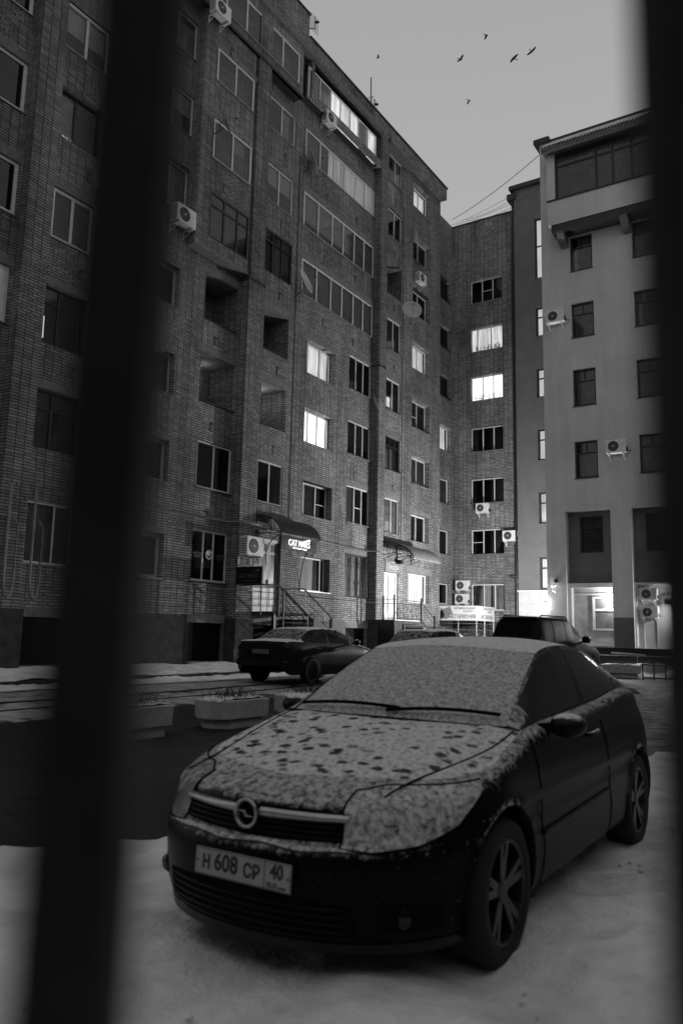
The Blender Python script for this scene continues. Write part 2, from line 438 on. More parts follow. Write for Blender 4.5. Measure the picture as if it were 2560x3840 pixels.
def asphalt_mat():
    m, t, p = newmat('wet_asphalt')
    ov = objvec(t)
    so = t.nodes.new('ShaderNodeSeparateXYZ'); t.links.new(ov, so.inputs[0])
    mp = t.nodes.new('ShaderNodeMapping'); mp.inputs['Scale'].default_value = (1.6, 0.10, 1); t.links.new(ov, mp.inputs[0])
    st = tex_noise(t, 1.0, 5, 0.6, mp.outputs[0])
    fine = tex_noise(t, 3.2, 6, 0.65, ov)
    g = tex_noise(t, 60, 3, 0.6, ov)
    v = math_n(t, 'ADD', math_n(t, 'MULTIPLY', st.outputs['Fac'], 0.62), math_n(t, 'MULTIPLY', fine.outputs['Fac'], 0.38))
    # slush lies on the driven strip beside the kerb
    a = t.nodes.new('ShaderNodeMapRange'); a.interpolation_type = 'SMOOTHSTEP'
    a.inputs['From Min'].default_value = -10.0; a.inputs['From Max'].default_value = -11.2
    t.links.new(so.outputs[0], a.inputs['Value'])
    b = t.nodes.new('ShaderNodeMapRange'); b.interpolation_type = 'SMOOTHSTEP'
    b.inputs['From Min'].default_value = 14.0; b.inputs['From Max'].default_value = 25.0
    b.inputs['To Max'].default_value = 0.33
    t.links.new(so.outputs[1], b.inputs['Value'])
    z = math_n(t, 'MAXIMUM', a.outputs[0], b.outputs[0])
    wob = tex_noise(t, 0.25, 2, 0.5, ov)
    xw = math_n(t, 'ADD', so.outputs[0], math_n(t, 'MULTIPLY', wob.outputs['Fac'], 0.9))
    cut = None
    for c0, w0 in ((-12.05, 0.13), (-13.35, 0.10), (-11.3, 0.10)):
        d_ = math_n(t, 'ABSOLUTE', math_n(t, 'SUBTRACT', xw, c0))
        q_ = t.nodes.new('ShaderNodeMapRange'); q_.interpolation_type = 'SMOOTHSTEP'; q_.inputs['From Min'].default_value = w0; q_.inputs['From Max'].default_value = w0*0.35; t.links.new(d_, q_.inputs['Value'])
        cut = q_.outputs[0] if cut is None else math_n(t, 'MAXIMUM', cut, q_.outputs[0])
    thr = math_n(t, 'SUBTRACT', math_n(t, 'ADD', v, math_n(t, 'MULTIPLY', z, 0.33)), math_n(t, 'ADD', 0.70, math_n(t, 'MULTIPLY', cut, 0.35)))
    mk = t.nodes.new('ShaderNodeMapRange'); mk.interpolation_type = 'SMOOTHSTEP'
    mk.inputs['From Min'].default_value = 0.0; mk.inputs['From Max'].default_value = 0.10
    t.links.new(thr, mk.inputs['Value'])
    base = ramp(t, g.outputs['Fac'], [(0.3, 0.006), (0.7, 0.013)])
    mc = t.nodes.new('ShaderNodeMixRGB'); t.links.new(mk.outputs[0], mc.inputs[0]); t.links.new(base.outputs[0], mc.inputs[1])
    sl = ramp(t, fine.outputs['Fac'], [(0.3, 0.16), (0.7, 0.5)])
    t.links.new(sl.outputs[0], mc.inputs[2]); t.links.new(mc.outputs[0], p.inputs['Base Color'])
    rr = ramp(t, fine.outputs['Fac'], [(0.35, 0.35), (0.65, 0.75)])
    rm = t.nodes.new('ShaderNodeMixRGB'); t.links.new(mk.outputs[0], rm.inputs[0]); t.links.new(rr.outputs[0], rm.inputs[1]); rm.inputs[2].default_value = g3(0.85)
    t.links.new(rm.outputs[0], p.inputs['Roughness'])
    p.inputs['Specular IOR Level'].default_value = 0.35
    bump(t, p, math_n(t, 'ADD', math_n(t, 'MULTIPLY', g.outputs['Fac'], 0.5), mk.outputs[0]), 0.5, 0.012)
    return m
M['asphalt'] = asphalt_mat()

def axis(lo, hi, a, b, fine, coarse):
    v = []; x = lo
    while x < hi:
        v.append(x); x += fine if a <= x < b else coarse
    v.append(hi); return v
xs = axis(-300, 300, -20, 6, 0.5, 8); ys = axis(-200, 400, -6, 44, 0.5, 8)
mb = MB(); mb.grid([[(x, y, gh(x, y) - 0.004 + (0.012*nz(x, y, 0.9) if -20 < x < 6 and -6 < y < 44 else 0)) for x in xs] for y in ys])
ground = mb.build('ground', M['asphalt'], smooth=True); tag(ground, kind='structure')

# parking bay snow sheet: real thickness, uneven edge
EDGE = [(-9.5, -1.5), (-6.4, 1.6), (-4.82, 3.4), (-4.17, 4.2), (-3.1, 6.2), (-2.75, 8.6), (-2.45, 10.6), (-1.2, 12.4), (1.5, 13.4), (9, 14.0)]
def edge_d(x, y):
    best = 1e9; sg = 1
    for (ax, ay), (bx, by) in zip(EDGE[:-1], EDGE[1:]):
        dx, dy = bx-ax, by-ay; t = ((x-ax)*dx+(y-ay)*dy)/(dx*dx+dy*dy); t = min(1, max(0, t))
        px, py = ax+t*dx, ay+t*dy; d = math.hypot(x-px, y-py)
        if d < best:
            best = d; sg = 1 if (dx*(y-ay)-dy*(x-ax)) < 0 else -1
    return best*sg
rows = []
yy = -8.0
while yy <= 15.0:
    r = []; xx = -10.0
    while xx <= 9.0:
        st = 0.07 if (-6 < xx < 2 and 0 < yy < 13) else 0.07
        d = edge_d(xx, yy) + 0.28*nz(xx, yy, 0.9, 3) + 0.13*nz(xx, yy, 3.1, 7) + 0.05*nz(xx, yy, 8.0, 2)
        k = sstep(0, 0.16, d)
        nw = 1-0.6*max(math.exp(-((xx+1.5)**2+(yy-3.63)**2)/0.25), math.exp(-((xx+1.5)**2+(yy-6.24)**2)/0.25))
        th = 0.055 + nw*(0.06*nz(xx, yy, 1.1, 5) + 0.085*nz(xx, yy, 2.2, 9) + 0.03*nz(xx, yy, 5.0, 11)) + 0.012*abs(nz(xx, yy, 11.0, 4))
        if xx > -1.35: th += 0.05*sstep(-1.35, -0.9, xx)*(0.5+nz(xx, yy, 1.6, 21)) - 0.05*math.exp(-((xx-0.05-0.03*yy)/0.14)**2)
        # wheel ruts behind the parked car and trampled snow
        for cx in (-3.03, -1.5):
            if yy > 2.2: th -= 0.03*math.exp(-((xx-cx)/0.17)**2)*sstep(2.2, 4.0, yy)
        # small bank pushed up at the bumper line
        th += 0.03*math.exp(-((yy-2.45)/0.35)**2)*(1 if -4.0 < xx < -0.6 else 0.2)
        th = max(th, 0.014+0.01*nz(xx, yy, 9.0, 1))
        r.append((xx, yy, gh(xx, yy) + (-0.06 + (th+0.06)*k)))
        xx += 0.075
    rows.append(r); yy += 0.075
mb = MB(); mb.grid(rows); o = mb.build('snow_field', M['snow'], smooth=True); tag(o, kind='structure')

# lawn strip under snow between kerb and wall
rows = []
yy = 0.0
while yy <= 29.0:
    r = []; xx = -17.14
    while xx <= -14.585:
        k = (xx+17.13)/2.53
        r.append((xx, yy, 0.53 - 0.155*k + 0.05*nz(xx, yy, 1.4, 4) + 0.02*nz(xx, yy, 5, 8) - (0.10*sstep(0.12, 0.0, k))))
        xx += 0.158
    rows.append(r); yy += 0.16
mb = MB(); mb.grid(rows); o = mb.build('snow_covered_lawn', M['snow'], smooth=True); tag(o, kind='structure')
mb = MB()
yy = -3.0
while yy < 29:
    mb.box(-14.62, -14.46, yy, yy+0.985, 0.0, 0.365+0.008*nz(0, yy, 1.0)); yy += 1.0
o = mb.build('kerb', M['plinth'], bevel=0.012); tag(o, kind='structure')
# slush ridge against the kerb
rows = []
yy = 0.0
while yy < 29:
    r = []
    h_ = 0.085 + 0.05*nz(1, yy, 1.7, 6) + 0.03*nz(1, yy, 5.5, 6)
    wd = 0.42 + 0.12*nz(2, yy, 0.8, 2)
    for k in range(7):
        f = k/6.0; xx = -14.45 + wd*f
        r.append((xx, yy, gh(xx, yy) - 0.01 + max(0.0, h_)*math.cos(f*pi/2)**1.2 + 0.01*nz(xx, yy, 9)))
    rows.append(r); yy += 0.13
mb = MB(); mb.grid(rows); o = mb.build('snow_ridge', M['snow'], smooth=True); tag(o, kind='structure')

rows = None
def clod(x, y, s_, seed):
    mb = MB(); rr = []
    for i in range(6):
        ph = -pi/2+pi*i/5; rr.append([(x+s_*cos(ph)*cos(a)*(1+0.35*mn.noise(Vector((cos(a)*2+seed, sin(a)*2, i)))), y+s_*cos(ph)*sin(a)*(1+0.35*mn.noise(Vector((cos(a)*2, seed, i*.7)))), gh(x, y)+0.05+s_*0.55*sin(ph)) for a in [k*pi/5 for k in range(10)]])
    mb.grid(rr, True); return mb
allc = MB()
rg = random.Random(5)
for k in range(150):
    if k < 70: x = -1.33+rg.uniform(0, 0.5)**1.3; y = rg.uniform(2.6, 7.0)
    elif k < 110: x = rg.uniform(-3.9, -0.8); y = rg.uniform(1.7, 2.6)
    else: x = rg.uniform(-4, 1.5); y = rg.uniform(1.2, 9)
    c = clod(x, y, rg.uniform(0.007, 0.022), k); n0 = len(allc.v); allc.v += c.v; allc.f += [tuple(n0+i for i in f) for f in c.f]
o = allc.build('snow_clods', M['snow'], smooth=True); tag(o, 'loose clods of snow scattered around the hatchback', 'snow clods', kind='stuff')

# ------------------------------------------------------------------ facade helpers
class F:
    """vertical facade frame: u along the wall, z up, d outward"""
    def __init__(s, kind, pl): s.k = kind; s.p = pl
    def P(s, u, z, d=0.0):
        return (s.p+d, u, z) if s.k == 'L' else (u, s.p-d, z)
    def box(s, mb, u0, u1, z0, z1, d0, d1):
        a = s.P(u0, z0, d0); b = s.P(u1, z1, d1)
        mb.box(a[0], b[0], a[1], b[1], a[2], b[2]); return mb

def wall(mb, fr, u0, u1, z0, z1, holes, depth=0.35):
    us = sorted({u0, u1} | {h[0] for h in holes} | {h[1] for h in holes})
    zs = sorted({z0, z1} | {h[2] for h in holes} | {h[3] for h in holes})
    us = [u for u in us if u0-1e-6 <= u <= u1+1e-6]; zs = [z for z in zs if z0-1e-6 <= z <= z1+1e-6]
    for i in range(len(us)-1):
        for j in range(len(zs)-1):
            cu = (us[i]+us[i+1])/2; cz = (zs[j]+zs[j+1])/2
            if any(h[0] < cu < h[1] and h[2] < cz < h[3] for h in holes): continue
            mb.quad(fr.P(us[i], zs[j]), fr.P(us[i+1], zs[j]), fr.P(us[i+1], zs[j+1]), fr.P(us[i], zs[j+1]))
    for h in holes:
        a, b, c, d = h[:4]; dp = -(h[4] if len(h) > 4 else depth)
        mb.quad(fr.P(a, c), fr.P(b, c), fr.P(b, c, dp), fr.P(a, c, dp))
        mb.quad(fr.P(a, d), fr.P(a, d, dp), fr.P(b, d, dp), fr.P(b, d))
        mb.quad(fr.P(a, c), fr.P(a, c, dp), fr.P(a, d, dp), fr.P(a, d))
        mb.quad(fr.P(b, c), fr.P(b, d), fr.P(b, d, dp), fr.P(b, c, dp))
    return mb
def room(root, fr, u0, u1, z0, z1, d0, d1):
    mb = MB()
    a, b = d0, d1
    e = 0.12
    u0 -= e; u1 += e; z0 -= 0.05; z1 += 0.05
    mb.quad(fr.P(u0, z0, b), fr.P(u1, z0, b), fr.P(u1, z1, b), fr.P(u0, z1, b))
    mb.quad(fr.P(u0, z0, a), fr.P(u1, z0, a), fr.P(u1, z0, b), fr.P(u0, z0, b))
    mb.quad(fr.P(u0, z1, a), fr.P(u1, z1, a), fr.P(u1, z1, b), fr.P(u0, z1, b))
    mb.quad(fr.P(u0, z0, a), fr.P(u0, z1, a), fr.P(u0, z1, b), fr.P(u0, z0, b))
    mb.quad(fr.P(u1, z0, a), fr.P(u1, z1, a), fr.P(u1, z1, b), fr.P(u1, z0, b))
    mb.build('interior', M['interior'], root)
def curtain(fr, a, b, z0, z1, d, amp=0.03, wl=0.16, flare=0.0):
    rows = []
    n = max(8, int((b-a)/0.03))
    for j in range(4):
        zz = z0 + (z1-z0)*j/3
        rows.append([fr.P(a+(b-a)*(1-flare*(1-j/3.0))*i/n, zz, d + amp*sin(2*pi*i*(b-a)/n/wl + 0.4*j) + 0.3*amp*sin(9.0*i/n+j)) for i in range(n+1)])
    mb = MB(); mb.grid(rows); return mb
def window(root, fr, u0, u1, z0, z1, panes=(0.5,), sb=0.06, fm='white_frame', inside='dark', transom=None, cur=None, sill=0.0, lintel=0.0,
           label=None, fw=0.055, bars=(), lith=0.16, rd=0.75):
    """frame is the part; pane, curtain, sill and lintel are its sub-parts"""
    mb = MB(); d1 = -sb; d0 = -sb-0.06
    fr.box(mb, u0, u1, z1-fw, z1, d0, d1); fr.box(mb, u0, u1, z0, z0+fw, d0, d1)
    fr.box(mb, u0, u0+fw, z0+fw, z1-fw, d0, d1); fr.box(mb, u1-fw, u1, z0+fw, z1-fw, d0, d1)
    W = u1-u0; H = z1-z0
    for f in panes:
        c = u0+W*f; fr.box(mb, c-fw*0.5, c+fw*0.5, z0+fw, z1-fw, d0+0.002, d1-0.004)
    if transom is not None:
        c = z0+H*transom; fr.box(mb, u0+fw, u1-fw, c-fw*0.4, c+fw*0.4, d0+0.004, d1-0.008)
    for (a, b, zz) in bars:   # short glazing bars inside one leaf
        c = z0+H*zz; fr.box(mb, u0+W*a, u0+W*b, c-0.014, c+0.014, d0+0.02, d1-0.012)
    f = mb.build('window', M[fm], root)
    if label: f['label'] = label
    if fm == 'dark_frame': pass
    pm = MB(); dd = (d0+d1)/2
    pm.quad(fr.P(u0+fw*.5, z0+fw*.5, dd), fr.P(u1-fw*.5, z0+fw*.5, dd), fr.P(u1-fw*.5, z1-fw*.5, dd), fr.P(u0+fw*.5, z1-fw*.5, dd))
    pm.build('pane', M['glass'], f)
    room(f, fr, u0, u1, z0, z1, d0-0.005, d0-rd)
    if inside.startswith('lit'):
        curtain(fr, u0-0.05, u1+0.05, z0-0.02, z1+0.02, d0-0.13, 0.02, 0.21).build('curtain', M[inside], f, smooth=True)
    elif cur:
        for (a, b, za, zb, mt) in cur:
            curtain(fr, u0+W*a, u0+W*b, z0+H*za, z0+H*zb, d0-0.035, 0.014 if mt != 'blind' else 0.002, 0.15).build('curtain' if mt != 'blind' else 'blind', M[mt], f, smooth=True)
    if sill:
        s = MB(); fr.box(s, u0-0.03, u1+0.03, z0-0.035, z0-0.004, d1-0.0, sill); s.build('sill', M['grey_metal' if fm == 'white_frame' else 'dark_frame'], f)
    if lintel:
        s = MB(); fr.box(s, u0-lith, u1+lith, z1+0.003, z1+0.003+lintel, -0.2, 0.012); s.build('lintel', M['concrete'], f)
    return f

# ------------------------------------------------------------------ long brick apartment building on the left
XL = -17.13
FL = F('L', XL)
LB = empty('apartment_building', (XL-5, 20, 0.3), world=True, label='long brick apartment building on the left with pilasters, glazed loggias and some lit windows', cat='building')
holes = []
WIN = []   # deferred windows
def add(u0, u1, z0, z1, **k):
    holes.append((u0, u1, z0, z1, 0.36)); WIN.append((u0, u1, z0, z1, k))
CD = 'curtain_dim'; CU = 'curtain'; BL = 'blind'
# column nearest the left edge (beyond the first pilaster)
A0z = [(3.1, 4.6), (6.0, 7.45), (8.88, 10.35), (11.72, 13.15), (14.55, 15.95), (17.35, 18.75)]
for i, (a, b) in enumerate(A0z):
    kw = dict(panes=(0.5,), sb=0.05, sill=0.04, lintel=0.26, fw=0.09)
    if i == 2: kw['inside'] = 'lit_dim'
    add(8.35, 11.0, a, b, **kw) if i else add(9.0, 10.95, a, b, panes=(0.5,), sb=0.05, sill=0.05)
# column A
add(12.0, 13.45, 3.05, 4.62, panes=(0.62,), sb=0.07, sill=0.06, cur=[(0, 1, 0, 1, CU)], label='window with a full pale curtain')
add(12.02, 13.40, 5.98, 7.55, panes=(0.42,), sb=0.12, fm='dark_frame', transom=0.68, lintel=0.22, cur=[(0, 1, 0, 1, CD)])
add(12.02, 13.40, 8.76, 10.35, panes=(0.4, 0.85), sb=0.12, fm='dark_frame', transom=0.72, lintel=0.22, cur=[(0.0, 0.16, 0.12, 0.5, 'lit')], label='dark framed window with a small glow in its corner')
add(12.05, 13.38, 11.67, 13.1, panes=(0.5,), sb=0.06, sill=0.04, lintel=0.3, fw=0.09)
add(12.02, 13.42, 14.6, 16.05, panes=(0.42,), sb=0.12, fm='dark_frame', cur=[(0.08, 0.4, 0.0, 0.9, CU), (0.1, 0.45, 0.0, 0.13, 'lit')], label='window with light along its bottom')
add(12.0, 13.5, 17.25, 18.65, panes=(0.5,), sb=0.06, sill=0.04, fw=0.09, cur=[(0, 1, 0.42, 1, BL)], label='window with a half drawn pale blind')
# column B
add(15.74, 16.75, 2.98, 4.3, panes=(), sb=0.22, sill=0.05, lintel=0.16, fw=0.1)
add(15.86, 16.75, 5.88, 7.15, panes=(), sb=0.22, sill=0.04, lintel=0.18, fw=0.08)
add(15.82, 16.78, 8.62, 9.92, panes=(), sb=0.22, sill=0.04, cur=[(0, 1, 0, 1, CD)])
add(15.87, 16.80, 11.42, 12.72, panes=(), sb=0.2, sill=0.04, lintel=0.24, fw=0.08)
add(15.75, 17.02, 14.6, 16.2, panes=(0.4,), sb=0.16, cur=[(0.45, 1, 0, 1, CU)], label='window with a pale curtain above an air conditioner')
add(15.75, 17.0, 17.35, 18.75, panes=(0.3,), sb=0.06, sill=0.04, cur=[(0, 1, 0.5, 1, BL)], label='window with its blind drawn halfway')
add(15.75, 17.0, 20.1, 21.45, panes=(0.35,), sb=0.06, sill=0.04, lintel=0.2, cur=[(0.4, 1, 0, 0.85, CU)])
# column C (lower floors, on the main plane)
add(17.93, 19.60, 3.02, 4.63, panes=(0.34, 0.62), sb=0.05, sill=0.06, label='wide ground floor window with a round sticker')
add(17.96, 19.60, 5.97, 7.48, panes=(0.5,), sb=0.04, sill=0.08)
# column D (second loggia stack)
add(21.0, 22.45, 5.97, 7.46, panes=(0.48,), sb=0.04, sill=0.08, lintel=0.22)
add(20.85, 22.55, 14.46, 16.12, panes=(0.33, 0.66), sb=0.02, fm='dark_frame', transom=0.74, cur=[(0, 1, 0, 1, CD)], label='black framed glazed loggia')
add(20.80, 22.48, 17.24, 18.72, panes=(0.5,), sb=0.03, sill=0.04, lintel=0.24, cur=[(0, 1, 0.5, 1, BL)], label='glazed loggia with pale blinds halfway down')
add(20.86, 22.50, 20.14, 21.42, panes=(0.5,), sb=0.03, sill=0.04, lintel=0.24, cur=[(0.5, 0.85, 0, 0.9, CU)])
# column E kitchens
DR = 0.27
add(23.7, 25.65, 3.04, 4.33, panes=(0.16, 0.86), sb=DR, sill=0.05, lintel=0.22, cur=[(0.2, 0.66, 0, 1, 'lit_dim')], label='ground floor window with light behind frosted film')
add(23.7, 25.68, 5.87, 7.18, panes=(0.22, 0.62), sb=DR, sill=0.06, lintel=0.2, bars=[(0.62, 0.97, 0.45)], cur=[(0.25, 0.6, 0, 1, CD)])
add(23.68, 25.67, 8.68, 10.03, panes=(0.3, 0.62), sb=DR, sill=0.04, inside='lit_strong', label='brightest window, all white with light')
add(23.72, 25.70, 11.41, 12.78, panes=(0.2, 0.62), sb=DR, sill=0.04, lintel=0.22, inside='lit', label='softly lit window with a plant on its sill')
# long glazed balconies
for z0, z1, lab, cu in ((14.42, 15.9, 'long glazed balcony with grey film behind its panes', [(0, 1, 0, 1, 'film')]),
                        (17.22, 18.71, 'long glazed balcony with dark reflecting panes', [(0, 1, 0, 1, CU)]),
                        (20.15, 21.42, 'long glazed balcony with curtains in its right half', [(0.0, 0.3, 0, 1, CD), (0.32, 0.5, 0, 1, 'lit_faint'), (0.5, 1, 0, 1, 'lit_faint')])):
    add(23.22, 28.58, z0, z1, panes=(0.19, 0.38, 0.535, 0.70, 0.85), sb=0.0, sill=0.05, lintel=0.3, cur=cu, label=lab, fw=0.06)
# column F
add(26.75, 28.56, 2.97, 4.70, panes=(0.36, 0.68), sb=0.14, fm='dark_frame', cur=[(0, 1, 0, 1, CU)], lintel=0.2)
add(26.75, 28.58, 5.98, 7.53, panes=(0.36, 0.68), sb=0.04, sill=0.08, lintel=0.24, bars=[(0.4, 0.66, 0.45)], cur=[(0, 0.36, 0, 1, BL)])
add(26.76, 28.58, 8.85, 10.30, panes=(0.36, 0.68), sb=0.04, sill=0.08, lintel=0.24, cur=[(0, 1, 0.3, 1, CD)])
add(26.77, 28.56, 11.65, 13.12, panes=(0.33, 0.66), sb=0.04, sill=0.06, lintel=0.2, cur=[(0.1, 0.45, 0.0, 0.3, CU)])
# column G (right of the third pilaster)
GZ = [(5.95, 7.52), (8.82, 10.35), (11.55, 13.05), (14.42, 15.95), None, (19.95, 21.38), (22.78, 24.15)]
for i, zz in enumerate(GZ):
    if zz is None: continue
    dk = i in (1,)
    kw = dict(panes=(0.5,) if not dk else (0.35, 0.68), sb=0.06, fm='dark_frame' if dk else 'white_frame', sill=0.07, lintel=0.24)
    if i == 0: kw.update(cur=[(0.1, 0.7, 0.0, 0.35, CU), (0.0, 1, 0, 1, CD)])
    if i == 1: kw.update(transom=0.72, cur=[(0.0, 0.7, 0.0, 0.7, CU)])
    if i == 2: kw.update(cur=[(0.0, 0.45, 0.15, 0.45, 'lit')], label='window with a pale lampshade glowing inside')
    if i == 3: kw.update(cur=[(0, 1, 0, 1, CD), (0.2, 0.6, 0, 0.3, CU)])
    if i == 6: kw.update(cur=[(0.4, 1, 0, 1, CU)])
    add(29.90, 31.22, zz[0], zz[1], **kw)
# column H
HZ = [(5.86, 7.15), (8.60, 9.93), (11.33, 12.75), (14.24, 15.58), (17.02, 18.40), (19.85, 21.15), (22.65, 23.98)]
for i, zz in enumerate(HZ):
    kw = dict(panes=(0.52,), sb=0.25, sill=0.04, lintel=0.18 if i not in (1, 6) else 0.0)
    if i == 3: kw.update(inside='lit', label='lit window in the fifth row beside the corner')
    if i == 6: kw.update(inside='lit_stair', label='lit top floor window beside the corner')
    if i == 1: kw.update(cur=[(0, 1, 0, 1, CU)])
    if i == 2: kw.update(bars=[(0.0, 0.5, 0.45)], cur=[(0, 1, 0, 1, CD)])
    add(32.38, 34.25, zz[0], zz[1], **kw)
add(32.15, 34.40, 2.98, 4.34, panes=(0.25, 0.62), sb=0.25, sill=0.05, lintel=0.3, inside='lit', label='lit ground floor window between door and corner')
# open loggias
LOG = [(17.95, 19.60, 11.51, 13.15), (17.92, 19.60, 8.74, 10.38), (21.02, 22.50, 11.51, 13.13), (21.02, 22.50, 8.74, 10.34), (29.85, 31.25, 17.12, 18.75)]
for h in LOG: holes.append(h+(1.15,))
# basement openings
for a, b in ((12.0, 13.5), (17.95, 19.55), (20.9, 22.5)): holes.append((a, b, 0.55, 1.72, 1.2))
holes.append((25.6, 28.5, 0.4, 1.75, 1.2))
# entrances
holes.append((21.0, 22.48, 2.15, 4.72, 0.3)); holes.append((29.95, 31.2, 2.1, 4.2, 0.12))
mb = MB()
wall(mb, FL, 3.0, 35.43, 0.2, 24.36, [h for h in holes], 0.36)
# end return of the building at its far corner
mb.quad((XL, 35.43, 0.2), (XL, 35.43, 24.9), (XL-0.72, 35.43, 24.9), (XL-0.72, 35.43, 0.2))
for (a, b, c, d) in LOG:   # back walls of the open loggias
    mb.quad(FL.P(a, c, -1.15), FL.P(b, c, -1.15), FL.P(b, d, -1.15), FL.P(a, d, -1.15))
wall_o = mb.build('wall', M['brick'], LB)
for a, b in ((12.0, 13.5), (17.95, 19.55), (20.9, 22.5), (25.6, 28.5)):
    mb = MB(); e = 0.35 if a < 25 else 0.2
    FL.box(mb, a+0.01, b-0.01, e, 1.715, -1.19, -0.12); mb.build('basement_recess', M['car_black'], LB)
# loggia insides: door and window on the back wall, pale ceilings
for i, (a, b, c, d) in enumerate(LOG):
    f = MB(); FL.box(f, a+0.08, a+0.62, c-0.4, d-0.15, -1.14, -1.06); o = f.build('balcony_door', M['dark_frame' if i in (0, 2, 4) else 'curtain'], LB)
    s = MB(); FL.box(s, a-0.16, b+0.12, d+0.003, d+0.27, -0.25, 0.014); s.build('loggia_lintel', M['concrete'], LB)
    c_ = MB(); FL.box(c_, a+0.004, b-0.004, d-0.03, d-0.004, -1.14, -0.01); c_.build('loggia_ceiling', M['concrete'], LB)
    r_ = MB(); FL.box(r_, a, b, c+0.001, c+0.05, -0.16, 0.02); r_.build('parapet_cap', M['dark_frame'], LB)
for (u, z) in ((18.75, 10.30), (21.75, 10.26)):  # ceiling bulbs added to brighten two open loggias, in place of light from the flats
    b = MB(); c = FL.P(u, z, -0.85); b.lathe([(0.0, 0.03), (0.05, 0.02), (0.06, -0.01), (0.03, -0.05), (0.0, -0.06)], c, (0, 0, 1), (1, 0, 0), (0, 1, 0), 12); o = b.build('added_loggia_lamp', M['lit'], LB)
    d = bpy.data.lights.new('added_loggia_light', 'POINT'); d.energy = 7 if u > 20 else 3.2; d.shadow_soft_size = 0.05; lo = bpy.data.objects.new('added_loggia_light', d); COL.objects.link(lo); lo.location = (c[0]+0.1, c[1], c[2]-0.25)
for (u0, u1, z0, z1, k) in WIN: window(LB, FL, u0, u1, z0, z1, **k)

# pilasters
def pil(u0, u1, z0, z1, d): 
    b = MB(); FL.box(b, u0, u1, z0, z1, -0.05, d); return b.build('pilaster', M['brick'], LB)
pil(11.05, 11.80, 1.9, 24.3, 0.36)
pil(19.61, 20.42, 1.9, 13.45, 0.45)
pil(19.72, 20.42, 13.45, 24.3, 0.42)
pil(28.62, 29.14, 1.9, 24.36, 0.38)
b = MB(); FL.box(b, 19.57, 20.45, 13.45, 13.53, -0.02, 0.48); b.build('pilaster_cap', M['plinth'], LB)
b = MB(); FL.box(b, 28.60, 29.16, 13.1, 13.18, -0.02, 0.41); b.build('pilaster_cap', M['plinth'], LB)
for (a, b_) in ((11.02, 11.84), (19.58, 20.46), (28.58, 29.18)):
    b = MB(); FL.box(b, a, b_, 0.2, 1.9, -0.05, 0.49); b.build('pilaster_base', M['plinth'], LB)
# plinth band
for a, b_ in ((3, 11.0), (11.86, 12.0), (13.5, 17.95), (22.5, 25.6), (29.2, 35.44)):
    mb = MB(); FL.box(mb, a, b_, 0.2, 1.93, -0.05, 0.03); mb.build('plinth', M['plinth'], LB)
for a, b_ in ((11.86, 13.6), (17.85, 19.56), (25.5, 28.57)):
    b = MB(); FL.box(b, a, b_, 1.725, 1.96, -0.1, 0.035); b.build('basement_lintel', M['concrete'], LB)

# projecting upper bay with three glazed loggias and the top one
FB = F('L', -16.78)
bh = []; BW = []
def addb(u0, u1, z0, z1, **k): bh.append((u0, u1, z0, z1, 0.3)); BW.append((u0, u1, z0, z1, k))
addb(17.60, 19.57, 14.12, 15.72, panes=(0.36, 0.7), sb=0.0, fm='dark_frame', transom=0.72, cur=[(0, 1, 0, 1, CD)], label='black framed old glazed loggia', fw=0.07)
addb(17.62, 19.55, 16.90, 18.32, panes=(0.5,), sb=0.0, sill=0.05, cur=[(0.0, 1, 0, 0.6, CD), (0.55, 0.85, 0, 1, CU)])
addb(17.64, 19.55, 19.72, 20.95, panes=(0.5,), sb=0.0, sill=0.05, lintel=0.22)
mb = MB(); wall(mb, FB, 17.0, 19.62, 13.7, 22.35, bh, 0.3)
mb.quad((-16.78, 17.0, 13.7), (-16.78, 17.0, 22.35), (XL, 17.0, 22.35), (XL, 17.0, 13.7))
mb.quad((-16.78, 17.0, 13.7), (-16.78, 19.62, 13.7), (XL, 19.62, 13.7), (XL, 17.0, 13.7))
mb.build('bay_wall', M['brick'], LB)
b = MB(); FB.box(b, 16.98, 19.62, 13.60, 13.71, -0.34, 0.03); b.build('bay_ledge', M['concrete'], LB)
for (u0, u1, z0, z1, k) in BW: window(LB, FB, u0, u1, z0, z1, **k)
FT = F('L', -16.72)
mb = MB(); wall(mb, FT, 16.2, 22.35, 22.0, 24.36, [(17.85, 22.1, 22.42, 23.72, 0.3)], 0.3)
mb.quad((-16.72, 22.35, 22.0), (-16.72, 22.35, 24.36), (XL, 22.35, 24.36), (XL, 22.35, 22.0))
mb.quad((-16.72, 16.2, 22.0), (-16.72, 16.2, 24.36), (XL, 16.2, 24.36), (XL, 16.2, 22.0))
mb.quad((-16.72, 16.2, 22.0), (-16.72, 22.35, 22.0), (XL, 22.35, 22.0), (XL, 16.2, 22.0))
mb.build('top_loggia_wall', M['brick'], LB)
window(LB, FT, 17.85, 22.1, 22.42, 23.72, panes=(0.26, 0.49, 0.755), sb=0.0, sill=0.06, label='top floor loggia glazed with four dark panes', fw=0.06)
b = MB(); FT.box(b, 16.2, 22.38, 22.0, 22.1, -0.1, 0.05); b.build('bay_ledge', M['dark_frame'], LB)
